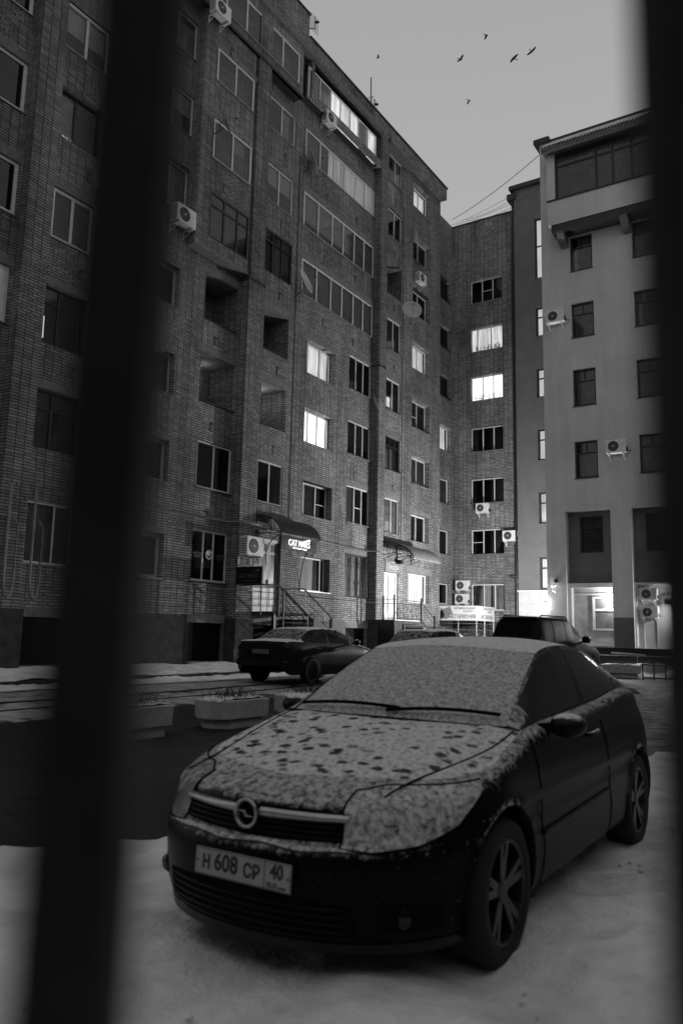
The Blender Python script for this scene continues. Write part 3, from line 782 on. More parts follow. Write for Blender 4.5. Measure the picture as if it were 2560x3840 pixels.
# lit top balcony
mb = MB(); FE = F('L', XL+0.34)
wall(mb, FE, 23.05, 28.62, 22.5, 24.36, [(23.22, 28.58, 22.83, 24.1, 0.3)], 0.3)
mb.quad((XL+0.34, 23.05, 22.5), (XL+0.34, 23.05, 24.36), (XL, 23.05, 24.36), (XL, 23.05, 22.5))
mb.quad((XL+0.34, 23.05, 22.5), (XL+0.34, 28.62, 22.5), (XL, 28.62, 22.5), (XL, 23.05, 22.5))
mb.build('top_balcony_wall', M['brick'], LB)
f = window(LB, FE, 22.82, 28.10, 22.43, 23.76, panes=(0.155, 0.30, 0.44, 0.58, 0.71, 0.86), sb=0.0, sill=0.05, label='top balcony, brightly lit behind most of its panes', fw=0.05, rd=0.3,
           cur=[(0.0, 0.155, 0, 1, CU), (0.30, 0.74, 0.0, 1.0, 'lit'), (0.74, 0.86, 0, 1, CU), (0.86, 1, 0, 1, 'lit')])
# cornice, parapet
mb = MB()
mb.box(-19, -16.76, 3.0, 22.72, 24.36, 25.92); mb.box(-19, -16.76, 22.72, 35.44, 24.36, 24.98)
mb.build('parapet', M['brick'], LB)
mb = MB(); mb.box(-19, -16.70, 3.0, 22.74, 25.92, 25.98); mb.box(-19, -16.70, 22.76, 35.47, 24.98, 25.04); mb.build('parapet_cap', M['dark_frame'], LB)
mb = MB(); mb.box(-17.2, -16.62, 3.0, 28.45, 24.16, 24.34); mb.box(-17.2, -16.66, 29.3, 31.8, 24.16, 24.3); mb.build('cornice', M['concrete'], LB)
# vents
for (u, z) in ((18.64, 21.6), (21.92, 22.06-0.02), (21.94, 19.43), (18.49, 19.0), (18.6, 16.4), (21.84, 16.6), (18.58, 13.4), (24.79, 22.01), (27.22, 22.07), (24.83, 19.25), (27.11, 19.3),
               (24.72, 16.5), (27.12, 16.6), (21.91, 13.8), (18.55, 10.93), (21.9, 10.91), (18.54, 8.01), (21.82, 7.95), (27.35, 8.04), (24.73, 13.78), (27.03, 13.7), (18.59, 5.17), (18.51, 2.4),
               (30.59, 21.9), (30.55, 19.23), (30.6, 16.57), (30.6, 13.65), (30.59, 8.03), (13.1, 11.0), (13.1, 13.9), (13.1, 8.2), (27.2, 5.2)):
    inbay = 17.0 < u < 19.6 and z > 13.7
    fr = FB if inbay else FL
    if inbay: z = (z-1.475)*0.98+1.475; u = u*0.98
    b = MB(); fr.box(b, u-0.075, u+0.075, z-0.16, z+0.16, 0.003, 0.012); o = b.build('vent', M['ac_dark'], LB)
    b = MB(); fr.box(b, u-0.02, u+0.075, z-0.13, z+0.06, 0.013, 0.02); b.build('vent_flap', M['concrete'], o)
# window grille on the ground floor right of the second door column
mb = MB()
for k in range(15):
    u = 26.78+k*0.127; mb.tube([FL.P(u, 2.96, 0.05), FL.P(u, 4.70, 0.05)], 0.008, 5)
for z in (2.98, 3.28, 4.2, 4.69): mb.tube([FL.P(26.75, z, 0.05), FL.P(28.58, z, 0.05)], 0.012, 5)
for k in range(5):
    for zz in (3.5, 4.3):
        u = 26.98+k*0.36; mb.tube([FL.P(u-0.1, zz+0.22, 0.06), FL.P(u, zz, 0.06), FL.P(u+0.1, zz+0.22, 0.06)], 0.009, 5)
mb.build('window_grille', M['black_metal'], LB)
# gas pipes along the wall
mb = MB()
mb.tube([FL.P(10.0, 4.88, 0.12), FL.P(13.6, 4.92, 0.12), FL.P(15.7, 4.97, 0.12), FL.P(19.5, 5.02, 0.12), FL.P(19.52, 5.02, 0.55), FL.P(20.5, 5.02, 0.55), FL.P(20.52, 5.0, 0.12), FL.P(28.5, 4.95, 0.12), FL.P(28.52, 4.95, 0.48), FL.P(29.3, 4.95, 0.48)], 0.032, 8)
mb.build('gas_pipe', M['pipe'], LB, smooth=True)
mb = MB(); mb.tube([FL.P(13.9, 2.8, 0.06), FL.P(19.5, 2.82, 0.06), FL.P(19.52, 2.82, 0.5), FL.P(20.9, 2.82, 0.5)], 0.016, 6); mb.tube([FL.P(23.5, 2.84, 0.06), FL.P(28.5, 2.8, 0.06), FL.P(28.52, 2.8, 0.43), FL.P(29.0, 2.8, 0.43), FL.P(29.02, 2.2, 0.43), FL.P(29.1, 1.4, 0.5)], 0.014, 6)
mb.build('cable_conduit', M['pipe'], LB, smooth=True)
for u in (11.25, 11.95):
    mb = MB(); mb.tube([FL.P(u, 4.86, 0.45), FL.P(u, 2.6, 0.45), FL.P(u+0.03, 2.25, 0.45), FL.P(u+0.13, 2.12, 0.45), FL.P(u+0.23, 2.25, 0.45), FL.P(u+0.26, 2.6, 0.45), FL.P(u+0.26, 3.9, 0.45), FL.P(u+0.14, 4.05, 0.42)], 0.03, 8)
    mb.build('gas_riser', M['pipe'], LB, smooth=True)
# drain pipe lines on the wall
mb = MB(); mb.tube([FL.P(22.85, 5.3, 0.03), FL.P(22.85, 20.0, 0.03)], 0.012, 5); mb.build('cable', M['dark_frame'], LB)
mb = MB(); mb.tube([FL.P(31.35, 5.3, 0.03), FL.P(31.35, 22.0, 0.03)], 0.012, 5); mb.build('cable', M['dark_frame'], LB)
# snow heap in the unused basement strip

# ------------------------------------------------------------------ recessed brick corner block
CB = empty('corner_block', (-16, 41, 0.3), world=True, label='brick block closing the courtyard at the far end, set back behind the long building', cat='building')
XI = -17.85
FI = F('L', XI); YB = 38.6; FJ = F('B', YB)
hi = []; wi = []
for i, (a, b) in enumerate([(3.12, 4.2), (5.72, 7.03), (8.42, 9.78), (11.3, 12.65), (14.25, 15.5), (17.02, 18.3), (19.8, 21.05)]):
    kw = dict(panes=(0.45,), sb=0.22, sill=0.03, lintel=0.0)
    if i in (4, 5, 6): kw['fm'] = 'dark_frame'
    if i == 3: kw.update(inside='lit', label='lit window in the narrow recessed wall')
    if i == 2: kw.update(cur=[(0, 1, 0, 1, CU)])
    hi.append((36.2, 38.3, a, b, 0.3)); wi.append((FI, 36.2, 38.3, a, b, kw))
hj = []; wj = []
for i, (a, b) in enumerate([(2.84, 4.2), (5.75, 7.08), (8.48, 9.82), (11.3, 12.64), (14.14, 15.5), (16.92, 18.27), (19.72, 21.08)]):
    kw = dict(panes=(0.36, 0.69), sb=0.16, sill=0.05)
    if i == 0: kw.update(cur=[(0, 0.3, 0, 1, CU), (0.36, 0.55, 0, 1, CU), (0.6, 1, 0, 1, CD)])
    if i == 1: kw.update(bars=[(0.03, 0.34, 0.5)])
    if i == 3: kw.update(cur=[(0.0, 0.2, 0, 1, CD)])
    if i == 4: kw.update(inside='lit_strong', label='white lit window, lower of the two lit ones')
    if i == 5: kw.update(inside='lit', panes=(0.2, 0.62), label='lit window full of house plants')
    if i == 6: kw.update(bars=[(0.36, 0.66, 0.5)])
    hj.append((-16.84, -14.98, a, b, 0.3)); wj.append((FJ, -16.84, -14.98, a, b, kw))
mb = MB(); wall(mb, FI, 35.43, YB, 0.2, 24.5, hi, 0.3); wall(mb, FJ, XI, -13.0, 0.2, 24.55, hj, 0.3)
mb.build('wall', M['brick_back'], CB)
for (fr, a, b, c, d, kw) in wi+wj: window(CB, fr, a, b, c, d, **kw)
mb = MB(); mb.box(-18.6, XI-0.002, 35.46, 40, 24.5, 24.56); mb.box(XI-0.05, -13.02, YB-0.05, 41, 24.56, 24.62)
mb.build('parapet_cap', M['dark_frame'], CB)
mb = MB(); mb.box(XI-0.4, -13.02, YB+1.2, YB+1.8, 0.2, 24.5); mb.build('roof_slab', M['interior'], CB)
mb = MB(); FJ.box(mb, XI+0.01, -13.05, 0.2, 2.25, -0.02, 0.04); mb.build('plinth', M['plinth'], CB)
mb = MB()
for (a, b) in ((14.14, 15.5), (16.92, 18.27)):
    for k in range(26):
        u = -16.6+1.45*random.random(); z = a+0.06; pts = [FJ.P(u, z, -0.24)]
        for q in range(3): u += random.uniform(-.07, .07); z += random.uniform(.05, .14); pts.append(FJ.P(u, z, -0.24))
        mb.tube(pts, 0.007, 4)
        for q in range(4):
            c = Vector(pts[random.randint(1, 3)]); s_ = random.uniform(.02, .05); an = random.random()*6
            mb.poly([c, c+Vector((s_*cos(an), 0, s_*sin(an))), c+Vector((s_*1.6*cos(an+.5), 0.01, s_*1.6*sin(an+.5))), c+Vector((s_*cos(an+1), 0, s_*sin(an+1)))])
mb.build('house_plants', M['plant'], CB)
mb = MB()
for k in range(40):
    u = 23.78+0.12*random.random(); z = 11.5+0.75*random.random(); s_ = 0.045; an = random.random()*6; c = Vector(FL.P(u, z, -0.25))
    mb.poly([c, c+Vector((0, s_*cos(an), s_*sin(an))), c+Vector((0.01, 1.6*s_*cos(an+.5), 1.6*s_*sin(an+.5))), c+Vector((0, s_*cos(an+1), s_*sin(an+1)))])
mb.build('house_plant', M['plant'], LB)

# ------------------------------------------------------------------ dark plastered stair block
KS = 38.25/35.3
def kx(x): return round(x*KS, 3)
def kz(z): return round((z-1.475)*KS+1.475, 3)
YS = 38.25; FS = F('B', YS)
ST = empty('stair_block', (kx(-11.5), 40, 0.3), world=True, label='dark plastered stair block with a column of lit staircase windows, behind the pale building', cat='building')
SW = [(kz(a), kz(b)) for a, b in ((3.68, 5.16), (6.72, 8.2), (9.72, 11.22), (12.76, 14.2), (15.8, 17.28), (18.75, 21.9))]
sx0, sx1 = kx(-12.0), kx(-10.85)
hs = [(sx0, sx1, a, b, 0.3) for a, b in SW]
XS = kx(-13.02)
mb = MB(); wall(mb, FS, XS, -9.6, 0.2, kz(23.65), hs, 0.3)
mb.quad((XS, YS, 0.2), (XS, YS, kz(23.65)), (XS, 40, kz(23.65)), (XS, 40, 0.2))
mb.build('wall', M['plaster_dark'], ST)
for a, b in SW:
    tr = 0.66 if b-a < 2 else 0.54
    window(ST, FS, sx0, sx1, a, b, panes=(), sb=0.14, fm='dark_frame', transom=tr, inside='lit_stair', fw=0.085, label='lit staircase window')
mb = MB(); mb.box(XS-0.2, -9.6, YS-0.24, 41, kz(23.65), kz(23.85)); mb.build('roof_edge', M['dark_frame'], ST)
mb = MB(); mb.box(XS-0.36, XS+0.12, YS-0.12, 39.2, kz(23.2), kz(23.5)); mb.build('gutter_head', M['dark_frame'], ST)
mb = MB(); mb.tube([(XS-0.08, YS-0.02, 0.3), (XS-0.08, YS-0.02, kz(23.3))], 0.05, 8); mb.build('downpipe', M['black_metal'], ST)
AX = empty('white_annex', (kx(-11.6), 38, 0.2), world=True, label='low white rendered annex glaring under the wall lamp between brick block and pale building', cat='annex')
mb = MB(); mb.box(XS+0.02, -11.0, YS-0.06, YS-0.001, 0.2, kz(3.58)); mb.build('wall', M['plaster_white'], AX)
mb = MB(); mb.box(XS-0.01, -11.0, YS-0.16, YS-0.0, kz(3.58), kz(3.64)); mb.build('coping', M['white_frame'], AX)
mb = MB(); mb.tube([(XS+0.04, YS-0.10, kz(2.93)), (-11.2, YS-0.10, kz(2.93))], 0.02, 6); mb.build('cable', M['sign_white'], AX)

# ------------------------------------------------------------------ pale plastered building on the right
PB = empty('plaster_building', (-4, 36, 0.3), world=True, label='pale plastered building on the right with dark framed windows and a big glazed top balcony', cat='building')
YR = 31.8; FR = F('B', YR)
hr = []; wr = []
def addr(u0, u1, z0, z1, dz=0.3, **k): hr.append((u0, u1, z0, z1, dz)); wr.append((u0, u1, z0, z1, k))
for z0, z1 in ((16.98, 18.53), (14.01, 15.51), (11.03, 12.6), (7.98, 9.52)):
    for u0 in (-9.26, -6.70, -3.9, -0.9, 2.1, 5.1, 8.1, 11.1):
        i = len(wr)
        addr(u0, u0+0.94, z0, z1, panes=(), sb=0.12, fm='dark_frame', transom=0.68, sill=0.03, fw=0.07,
             cur=[(0.1, 0.9, 0, 1, CD)] if i % 3 else [(0.15, 0.35, 0, 0.7, CU), (0.3, 1, 0, 1, CD)], bars=[])
# niches over the ground floor
NI = [(-9.71, -7.90), (-7.12, -5.2), (-4.4, -2.6)]
for a, b in NI: hr.append((a, b, 1.18 if a < -7.5 else 1.18, 6.65, 0.42))
mb = MB(); wall(mb, FR, -10.5, 26.0, 0.2, 23.3, hr, 0.3)
mb.quad((-10.5, YR, 0.2), (-10.5, YR, 23.3), (-10.5, 40, 23.3), (-10.5, 40, 0.2))
mb.build('wall', M['plaster_light'], PB)
for (u0, u1, z0, z1, k) in wr:
    f = window(PB, FR, u0, u1, z0, z1, **k)
    m_ = MB(); FR.box(m_, (u0+u1)/2-0.02, (u0+u1)/2+0.02, z0+(z1-z0)*0.70, z1-0.06, -0.17, -0.125); m_.build('glazing_bar', M['dark_frame'], f)
FN = F('B', YR+0.42)
NB = []
hh = [(-9.24, -8.30, 4.95, 6.45, 0.2), (-6.66, -5.72, 4.92, 6.42, 0.2), (-3.9, -3.0, 4.92, 6.42, 0.2)]
mb = MB(); wall(mb, FN, -9.8, -2.5, 3.7, 6.7, hh, 0.2); mb.build('niche_wall', M['plaster_dark'], PB)
for h in hh:
    f = window(PB, FN, h[0], h[1], h[2], h[3], panes=(), sb=0.05, fm='dark_frame', transom=0.68, fw=0.08, cur=[(0.1, 0.9, 0, 1, CD)])
    m_ = MB(); FN.box(m_, (h[0]+h[1])/2-0.02, (h[0]+h[1])/2+0.02, h[2]+1.04, h[3]-0.06, -0.10, -0.052); m_.build('glazing_bar', M['dark_frame'], f)
# plinth paint band
for a, b in ((-10.5, -9.72), (-7.89, -7.13), (-5.19, -4.41)):
    mb = MB(); FR.box(mb, a, b, 0.2, 2.34, -0.02, 0.004); mb.build('plinth', M['plaster_dark'], PB)
# shop recess, left bay: white framed glazing with pale wall behind
mb = MB(); FN.box(mb, -9.8, -7.8, 0.4, 3.7, -0.3, -0.02); mb.build('shopfront_panel', M['curtain'], PB)
mb = MB()
FN.box(mb, -9.72, -7.9, 3.52, 3.70, -0.02, 0.28); FN.box(mb, -9.72, -9.56, 1.3, 3.52, -0.02, 0.28); FN.box(mb, -9.55, -7.9, 3.24, 3.30, 0.0, 0.03)
FN.box(mb, -9.72, -7.9, 1.22, 1.42, -0.02, 0.28)
FN.box(mb, -8.80, -7.9, 3.10, 3.17, 0.0, 0.05); FN.box(mb, -8.80, -8.71, 1.84, 3.10, 0.0, 0.05); FN.box(mb, -8.71, -7.9, 1.84, 1.91, 0.0, 0.05); FN.box(mb, -8.71, -7.9, 2.60, 2.69, 0.0, 0.05)
mb.build('shopfront_frame', M['white_frame'], PB)
mb = MB(); FN.box(mb, -8.71, -7.9, 1.91, 2.60, 0.0, 0.01); FN.box(mb, -8.71, -7.9, 2.69, 3.10, 0.0, 0.01); mb.build('shopfront_pane', M['curtain_dim'], PB)
# right bay: pale wall
mb = MB(); FN.box(mb, -7.3, -2.4, 0.4, 3.70, -0.3, -0.01); mb.build('recess_wall', M['plaster_light'], PB)
mb = MB(); FN.box(mb, -7.16, -7.06, 1.2, 3.70, 0.0, 0.3); FN.box(mb, -7.06, -5.2, 3.62, 3.69, 0.0, 0.3); mb.build('recess_trim', M['white_frame'], PB)
mb = MB(); FN.box(mb, -6.86, -6.82, 0.9, 2.3, 0.0, 0.04); FN.box(mb, -6.38, -6.34, 0.9, 2.3, 0.0, 0.04); mb.build('cable_duct', M['white_frame'], PB)
mb = MB(); FN.box(mb, -6.15, -5.4, 2.75, 3.2, 0.0, 0.12); o = mb.build('meter_box', M['sign_white'], PB)
mb = MB(); FN.box(mb, -6.05, -5.4, 2.86, 3.05, 0.121, 0.13); mb.build('meter_window', M['sign_black'], o)
# projecting glazed balcony at the top
FQ = F('B', 31.0)
def sc(u): return u*31.0/31.8
def sz(z): return (z-1.475)*31.0/31.8+1.475
mb = MB()
FQ.box(mb, -9.93, -1.5, sz(19.35), sz(20.48), -0.8, 0.0)
mb.build('balcony_parapet', M['plaster_light'], PB)
mb = MB(); FQ.box(mb, -9.95, -1.5, sz(20.44), sz(20.50), -0.5, 0.05); FQ.box(mb, -9.80, -1.5, sz(19.02), sz(19.35), -0.8, -0.04); mb.build('balcony_edge', M['dark_frame'], PB)
for u in (-9.6, -7.0, -4.4):
    b = MB(); b.prism([(0, 0), (0.75, 0), (0.75, -0.12), (0.35, -0.42), (0, -0.5)], lambda p, u=u: (u, YR-p[0], sz(19.02)+p[1]), lambda p, u=u: (u+0.3, YR-p[0], sz(19.02)+p[1])); b.build('corbel', M['plaster_dark'], PB)
window(PB, FQ, -9.60, -1.6, sz(20.50), sz(22.62), panes=(0.215, 0.30, 0.315+0.08, 0.60, 0.80), sb=0.1, fm='dark_frame', transom=0.74, fw=0.09, rd=0.6, label='wide dark framed balcony glazing', cur=[(0, 1, 0, 1, CD)])
mb = MB(); mb.box(-9.95, -9.61, 31.0, 31.79, sz(20.5), sz(22.7)); mb.build('balcony_side', M['plaster_light'], PB)
# balcony roof with corrugated edge and snow on it
mb = MB(); mb.box(-10.05, -1.5, 30.62, 31.85, sz(22.68), sz(22.80))
for k in range(70):
    u = -10.05+k*0.122; mb.box(u, u+0.06, 30.58, 30.66, sz(22.60), sz(22.90))
mb.build('balcony_roof', M['plaster_dark'], PB)
rows = []
for i in range(60):
    u = -10.08+i*0.145
    rows.append([(u+0.02*nz(u, j, 2), 30.60+j*0.30, sz(22.86)+0.17*min(1, j)+j*0.11+0.05*nz(u, j*.3, 2.0)+ (0.03*nz(u, j, 6))) for j in range(5)])
mb = MB(); mb.grid(rows); mb.build('roof_snow', M['snow_roof'], PB, smooth=True)
mb = MB(); mb.box(-10.72, -10.02, 31.6, 40, 23.3, 23.5); mb.box(-10.0, 26, 31.83, 40, 23.3, 23.45); mb.build('roof_edge', M['dark_frame'], PB)


# ------------------------------------------------------------------ houses closing the yard behind and beside the camera
def house(name, lab, kind, pl, u0, u1, h, loc, flip):
    r = empty(name, loc, world=True, label=lab, cat='building')
    mb = MB()
    if kind == 'L': mb.box(pl, pl+9, u0, u1, -0.1, h)
    else: mb.box(u0, u1, pl-9, pl, -0.1, h)
    mb.build('wall', M['brick_back'], r)
    n = int((u1-u0)/3.2)
    for i in range(n):
        for z in [1.3+2.9*k for k in range(int((h-1.5)/2.9))]:
            a = u0+1.0+i*3.2
            w_ = MB(); g_ = MB()
            if kind == 'L': w_.box(pl-0.03, pl+0.05, a, a+1.5, z, z+1.4); g_.box(pl-0.036, pl-0.031, a+.07, a+1.43, z+.07, z+1.33)
            else: w_.box(a, a+1.5, pl-0.05, pl+0.03, z, z+1.4); g_.box(a+.07, a+1.43, pl+0.031, pl+0.036, z+.07, z+1.33)
            f = w_.build('window', M['white_frame'], r); g_.build('pane', M['dark_glass'], f)
    mb = MB()
    if kind == 'L': mb.box(pl-0.25, pl+9.2, u0-.2, u1+.2, h, h+0.3)
    else: mb.box(u0-.2, u1+.2, pl-9.2, pl+0.25, h, h+0.3)
    mb.build('roof', M['snow_roof'], r)
M['dark_glass'] = simple('dark_glass', 0.006, 0.08)
house('apartment_building', 'five storey brick house across the yard, out of view to the right', 'L', 13.0, -22, 24, 15.5, (17, 0, 0), 1)
house('apartment_building', 'five storey brick house behind the camera', 'B', -13.0, -26, 11, 14.5, (-6, -17, 0), 1)

# ================================================================== OBJECTS
def text_mesh(body, size, name, mat, parent, Mx, ext=0.004, align='CENTER', xs=1.0, spacing=1.0, shear=0.0, offset=0.0):
    """lettering as flat solid letters; Mx maps text plane (x right, y up, z out) to the parent's space"""
    cu = bpy.data.curves.new(name, 'FONT'); cu.body = body; cu.size = size; cu.extrude = ext
    cu.align_x = align; cu.align_y = 'CENTER'; cu.resolution_u = 3; cu.space_character = spacing; cu.shear = shear; cu.offset = offset
    tmp = bpy.data.objects.new(name, cu); COL.objects.link(tmp)
    dg = bpy.context.evaluated_depsgraph_get()
    me = bpy.data.meshes.new_from_object(tmp.evaluated_get(dg))
    COL.objects.unlink(tmp); bpy.data.objects.remove(tmp)
    me.name = name
    me.transform(Mx @ Matrix.Diagonal((xs, 1, 1, 1)))
    me.materials.clear(); me.materials.append(mat)
    o = bpy.data.objects.new(name, me); COL.objects.link(o)
    if parent is not None:
        o.parent = parent
        if parent.get('_w'): o.matrix_parent_inverse = parent.matrix_basis.inverted()
    return o
def frameM(o, x, y):
    x = Vector(x).normalized(); y = Vector(y).normalized(); z = x.cross(y)
    return Matrix(((x.x, y.x, z.x, o[0]), (x.y, y.y, z.y, o[1]), (x.z, y.z, z.z, o[2]), (0, 0, 0, 1)))
def facingX(o): return frameM(o, (0, 1, 0), (0, 0, 1))     # reads along +Y, seen from +X
def facingY(o): return frameM(o, (1, 0, 0), (0, 0, 1))     # reads along +X, seen from -Y

# ---- air conditioners (local: front faces +x, width along y, back at x=0)
def make_ac():
    r = empty('air_conditioner')
    b = MB(); b.box(0.10, 0.42, -0.42, 0.42, 0.0, 0.60); b.build('casing', M['ac_white'], r, bevel=0.02)
    f = MB(); f.lathe([(0.225, 0), (0.225, 0.012), (0.205, 0.018), (0.2, 0.004), (0.02, 0.004)], (0.42, -0.10, 0.30), (1, 0, 0), (0, 1, 0), (0, 0, 1), 28)
    f.disc((0.428, -0.10, 0.30), (0, 1, 0), (0, 0, 1), 0.205, 28)
    fo = f.build('fan_grille', M['ac_dark'], r)
    g = MB()
    for rr in (0.07, 0.12, 0.17): g.lathe([(rr, 0.0), (rr+0.006, 0.0)], (0.436, -0.10, 0.30), (1, 0, 0), (0, 1, 0), (0, 0, 1), 24)
    for k in range(8):
        a = k*pi/4; g.tube([(0.436, -0.10, 0.30), (0.436, -0.10+0.2*cos(a), 0.30+0.2*sin(a))], 0.004, 4)
    g.build('guard_rings', M['grey_metal'], fo)
    h = MB(); h.lathe([(0.0, 0.0), (0.035, 0.0)], (0.442, -0.10, 0.30), (1, 0, 0), (0, 1, 0), (0, 0, 1), 14); h.build('hub', M['ac_white'], fo)
    v = MB()
    for k in range(9): v.box(0.14, 0.38, -0.424, -0.42, 0.06+k*0.055, 0.085+k*0.055)
    v.build('side_louvre', M['ac_dark'], r)
    c = MB(); c.box(0.16, 0.38, 0.421, 0.455, 0.06, 0.24); c.build('valve_cover', M['ac_dark'], r, bevel=0.01)
    for s in (-0.32, 0.28):
        k = MB(); k.box(0.0, 0.46, s-0.018, s+0.018, -0.045, -0.005); k.box(0.0, 0.02, s-0.018, s+0.018, -0.28, -0.005); k.tube([(0.02, s, -0.26), (0.40, s, -0.045)], 0.012, 5)
        k.build('bracket', M['ac_white'], r)
    k = MB(); k.tube([(0.27, 0.45, 0.12), (0.2, 0.52, 0.08), (0.05, 0.53, 0.10), (0.0, 0.53, 0.18)], 0.016, 6); k.build('hose', M['ac_dark'], r, smooth=True)
    return r
ac0 = make_ac(); used = False
G_AC = 'air conditioners hung on the walls'
def place_ac(x, y, z, rz, s, label):
    global used
    o = ac0 if not used else copy_tree(ac0); used = True
    o.matrix_basis = Matrix.Translation((x, y, z)) @ Matrix.Rotation(rz, 4, 'Z') @ Matrix.Scale(s, 4)
    o['label'] = label; o['category'] = 'air conditioner'; o['group'] = G_AC
    return o
Wx = XL; R0 = 0.0; R1 = -pi/2
place_ac(-16.70, 19.99, 3.93, R0, 1.04, 'white air conditioner above the unlit black blade sign')
place_ac(XL, 16.55, 14.0, R0, 0.98, 'air conditioner under the window with a pale curtain')
place_ac(-16.74, 17.35, 21.72, R0, 0.9, 'air conditioner beside the four dark panes of the top floor')
place_ac(XL+0.1, 24.35, 22.1, R0, 0.85, 'air conditioner under the lit top balcony')
place_ac(XL+0.02, 32.75, 18.6, R0, 0.85, 'air conditioner hung below a window beside the upper small dish')
place_ac(-17.2, YB, 3.87, R1, 0.86, 'upper air conditioner of the pair over the music salon sign')
place_ac(-17.24, YB, 3.17, R1, 0.86, 'lower air conditioner of the pair over the music salon sign')
place_ac(-16.06, YB, 7.92, R1, 0.84, 'air conditioner under a three pane window of the far brick block')
place_ac(-14.55, YB, 6.36, R1, 0.9, 'air conditioner overlapping the right end of a far brick block window')
place_ac(-7.52, YR, 8.80, R1, 0.92, 'air conditioner between two windows of the pale plastered building')
place_ac(-9.85, YR, 14.72, R1, 0.92, 'air conditioner at the left edge of the pale plastered building')
place_ac(-6.60, YR+0.42, 3.02, R1, 0.76, 'upper of two air conditioners in the lit recess, far right')
place_ac(-6.58, YR+0.42, 2.33, R1, 0.76, 'lower of two air conditioners in the lit recess, far right')

# ---- satellite dishes (local: dish looks along +x)
def make_dish():
    r = empty('satellite_dish')
    d = MB(); d.lathe([(0.004, 0.0), (0.15, 0.012), (0.3, 0.05), (0.40, 0.092), (0.45, 0.118), (0.452, 0.108), (0.40, 0.08), (0.3, 0.038), (0.15, 0.0), (0.004, -0.012)], (0, 0, 0), (1, 0, 0), (0, 1, 0), (0, 0, 1.08), 32)
    d.build('reflector', M['dish'], r, smooth=True)
    a = MB(); a.tube([(0.10, 0, -0.47), (0.42, 0, -0.18), (0.50, 0, -0.06)], 0.011, 6); a.build('feed_arm', M['grey_metal'], r)
    l = MB(); l.tube([(0.53, 0, -0.05), (0.44, 0, -0.02)], 0.032, 10); l.build('receiver', M['ac_dark'], r)
    p = MB(); p.tube([(-0.02, 0, 0), (-0.16, 0, -0.02), (-0.2, 0, -0.3), (-0.52, 0, -0.36)], 0.02, 6); p.build('mount', M['black_metal'], r)
    return r
dish0 = make_dish(); ud = False
def place_dish(x, y, z, rz, tilt, s, label):
    global ud
    o = dish0 if not ud else copy_tree(dish0); ud = True
    o.matrix_basis = Matrix.Translation((x, y, z)) @ Matrix.Rotation(rz, 4, 'Z') @ Matrix.Rotation(-tilt, 4, 'Y') @ Matrix.Scale(s, 4)
    o['label'] = label; o['category'] = 'satellite dish'; o['group'] = 'satellite dishes on the brick facade'
DZ = radians(20)
place_dish(-16.3, 17.55, 17.98, radians(32), DZ, 0.88, 'satellite dish across the corner of the upper bay window')
place_dish(-16.9, 23.3, 19.95, radians(32), DZ, 0.95, 'satellite dish in front of the curtained glazed balcony')
place_dish(-16.75, 22.85, 14.65, radians(10), DZ, 1.0, 'satellite dish at the lowest long glazed balcony')
place_dish(-16.55, 27.95, 11.2, radians(28), DZ, 0.72, 'small satellite dish beside the third pilaster')
place_dish(-16.45, 31.0, 16.45, radians(-52), DZ, 1.02, 'biggest satellite dish, facing the camera almost full on')
place_dish(-16.5, 31.15, 20.3, radians(38), DZ, 0.75, 'small satellite dish high up near the building corner')

# ---- flat aerials and mast on the parapet
def grid_aerial(x, y, z, label):
    r = empty('grid_aerial', (x, y, z), label=label, cat='aerial', group='aerials on the parapet')
    b = MB(); b.box(-0.02, 0.02, -0.28, 0.28, -0.35, 0.35)
    b.build('mesh_panel', M['aerial_mesh'], r)
    b = MB(); b.tube([(0.05, 0.0, 0.3), (0.05, 0, -0.3)], 0.016, 5); b.tube([(0.05, 0, 0.05), (0.22, 0, -0.02)], 0.05, 6); b.build('feed', M['black_metal'], r)
    b = MB(); b.tube([(0, 0, -0.2), (-0.3, -0.45, -0.45)], 0.02, 5); b.build('bracket', M['black_metal'], r)
def mesh_mat():
    m, t, p = newmat('aerial_mesh'); t.nodes.remove(p)
    tr = t.nodes.new('ShaderNodeBsdfTransparent'); df = t.nodes.new('ShaderNodeBsdfDiffuse'); df.inputs[0].default_value = g3(0.12)
    ck = t.nodes.new('ShaderNodeTexChecker'); ck.inputs['Scale'].default_value = 40
    t.links.new(objvec(t), ck.inputs['Vector'])
    mxs = t.nodes.new('ShaderNodeMixShader'); f = math_n(t, 'MULTIPLY', ck.outputs['Fac'], 0.35)
    t.links.new(f, mxs.inputs[0]); t.links.new(tr.outputs[0], mxs.inputs[1]); t.links.new(df.outputs[0], mxs.inputs[2])
    t.links.new(mxs.outputs[0], t.nodes['Material Output'].inputs[0]); return m
M['aerial_mesh'] = mesh_mat()
grid_aerial(-16.75, 23.0, 25.75, 'grid aerial at the step of the parapet')
grid_aerial(-16.9, 28.0, 25.30, 'grid aerial below the thin mast on the parapet')
mb = MB(); mb.tube([(-17.0, 27.9, 24.9), (-17.0, 27.9, 26.7)], 0.025, 6); mb.tube([(-17.15, 27.9, 25.7), (-16.85, 27.9, 25.7)], 0.014, 5); mb.tube([(-17.0, 27.9, 24.9), (-16.7, 27.6, 24.75)], 0.03, 5)
o = mb.build('mast', M['black_metal']); tag(o, 'thin black mast standing on the brick parapet against the sky', 'mast')

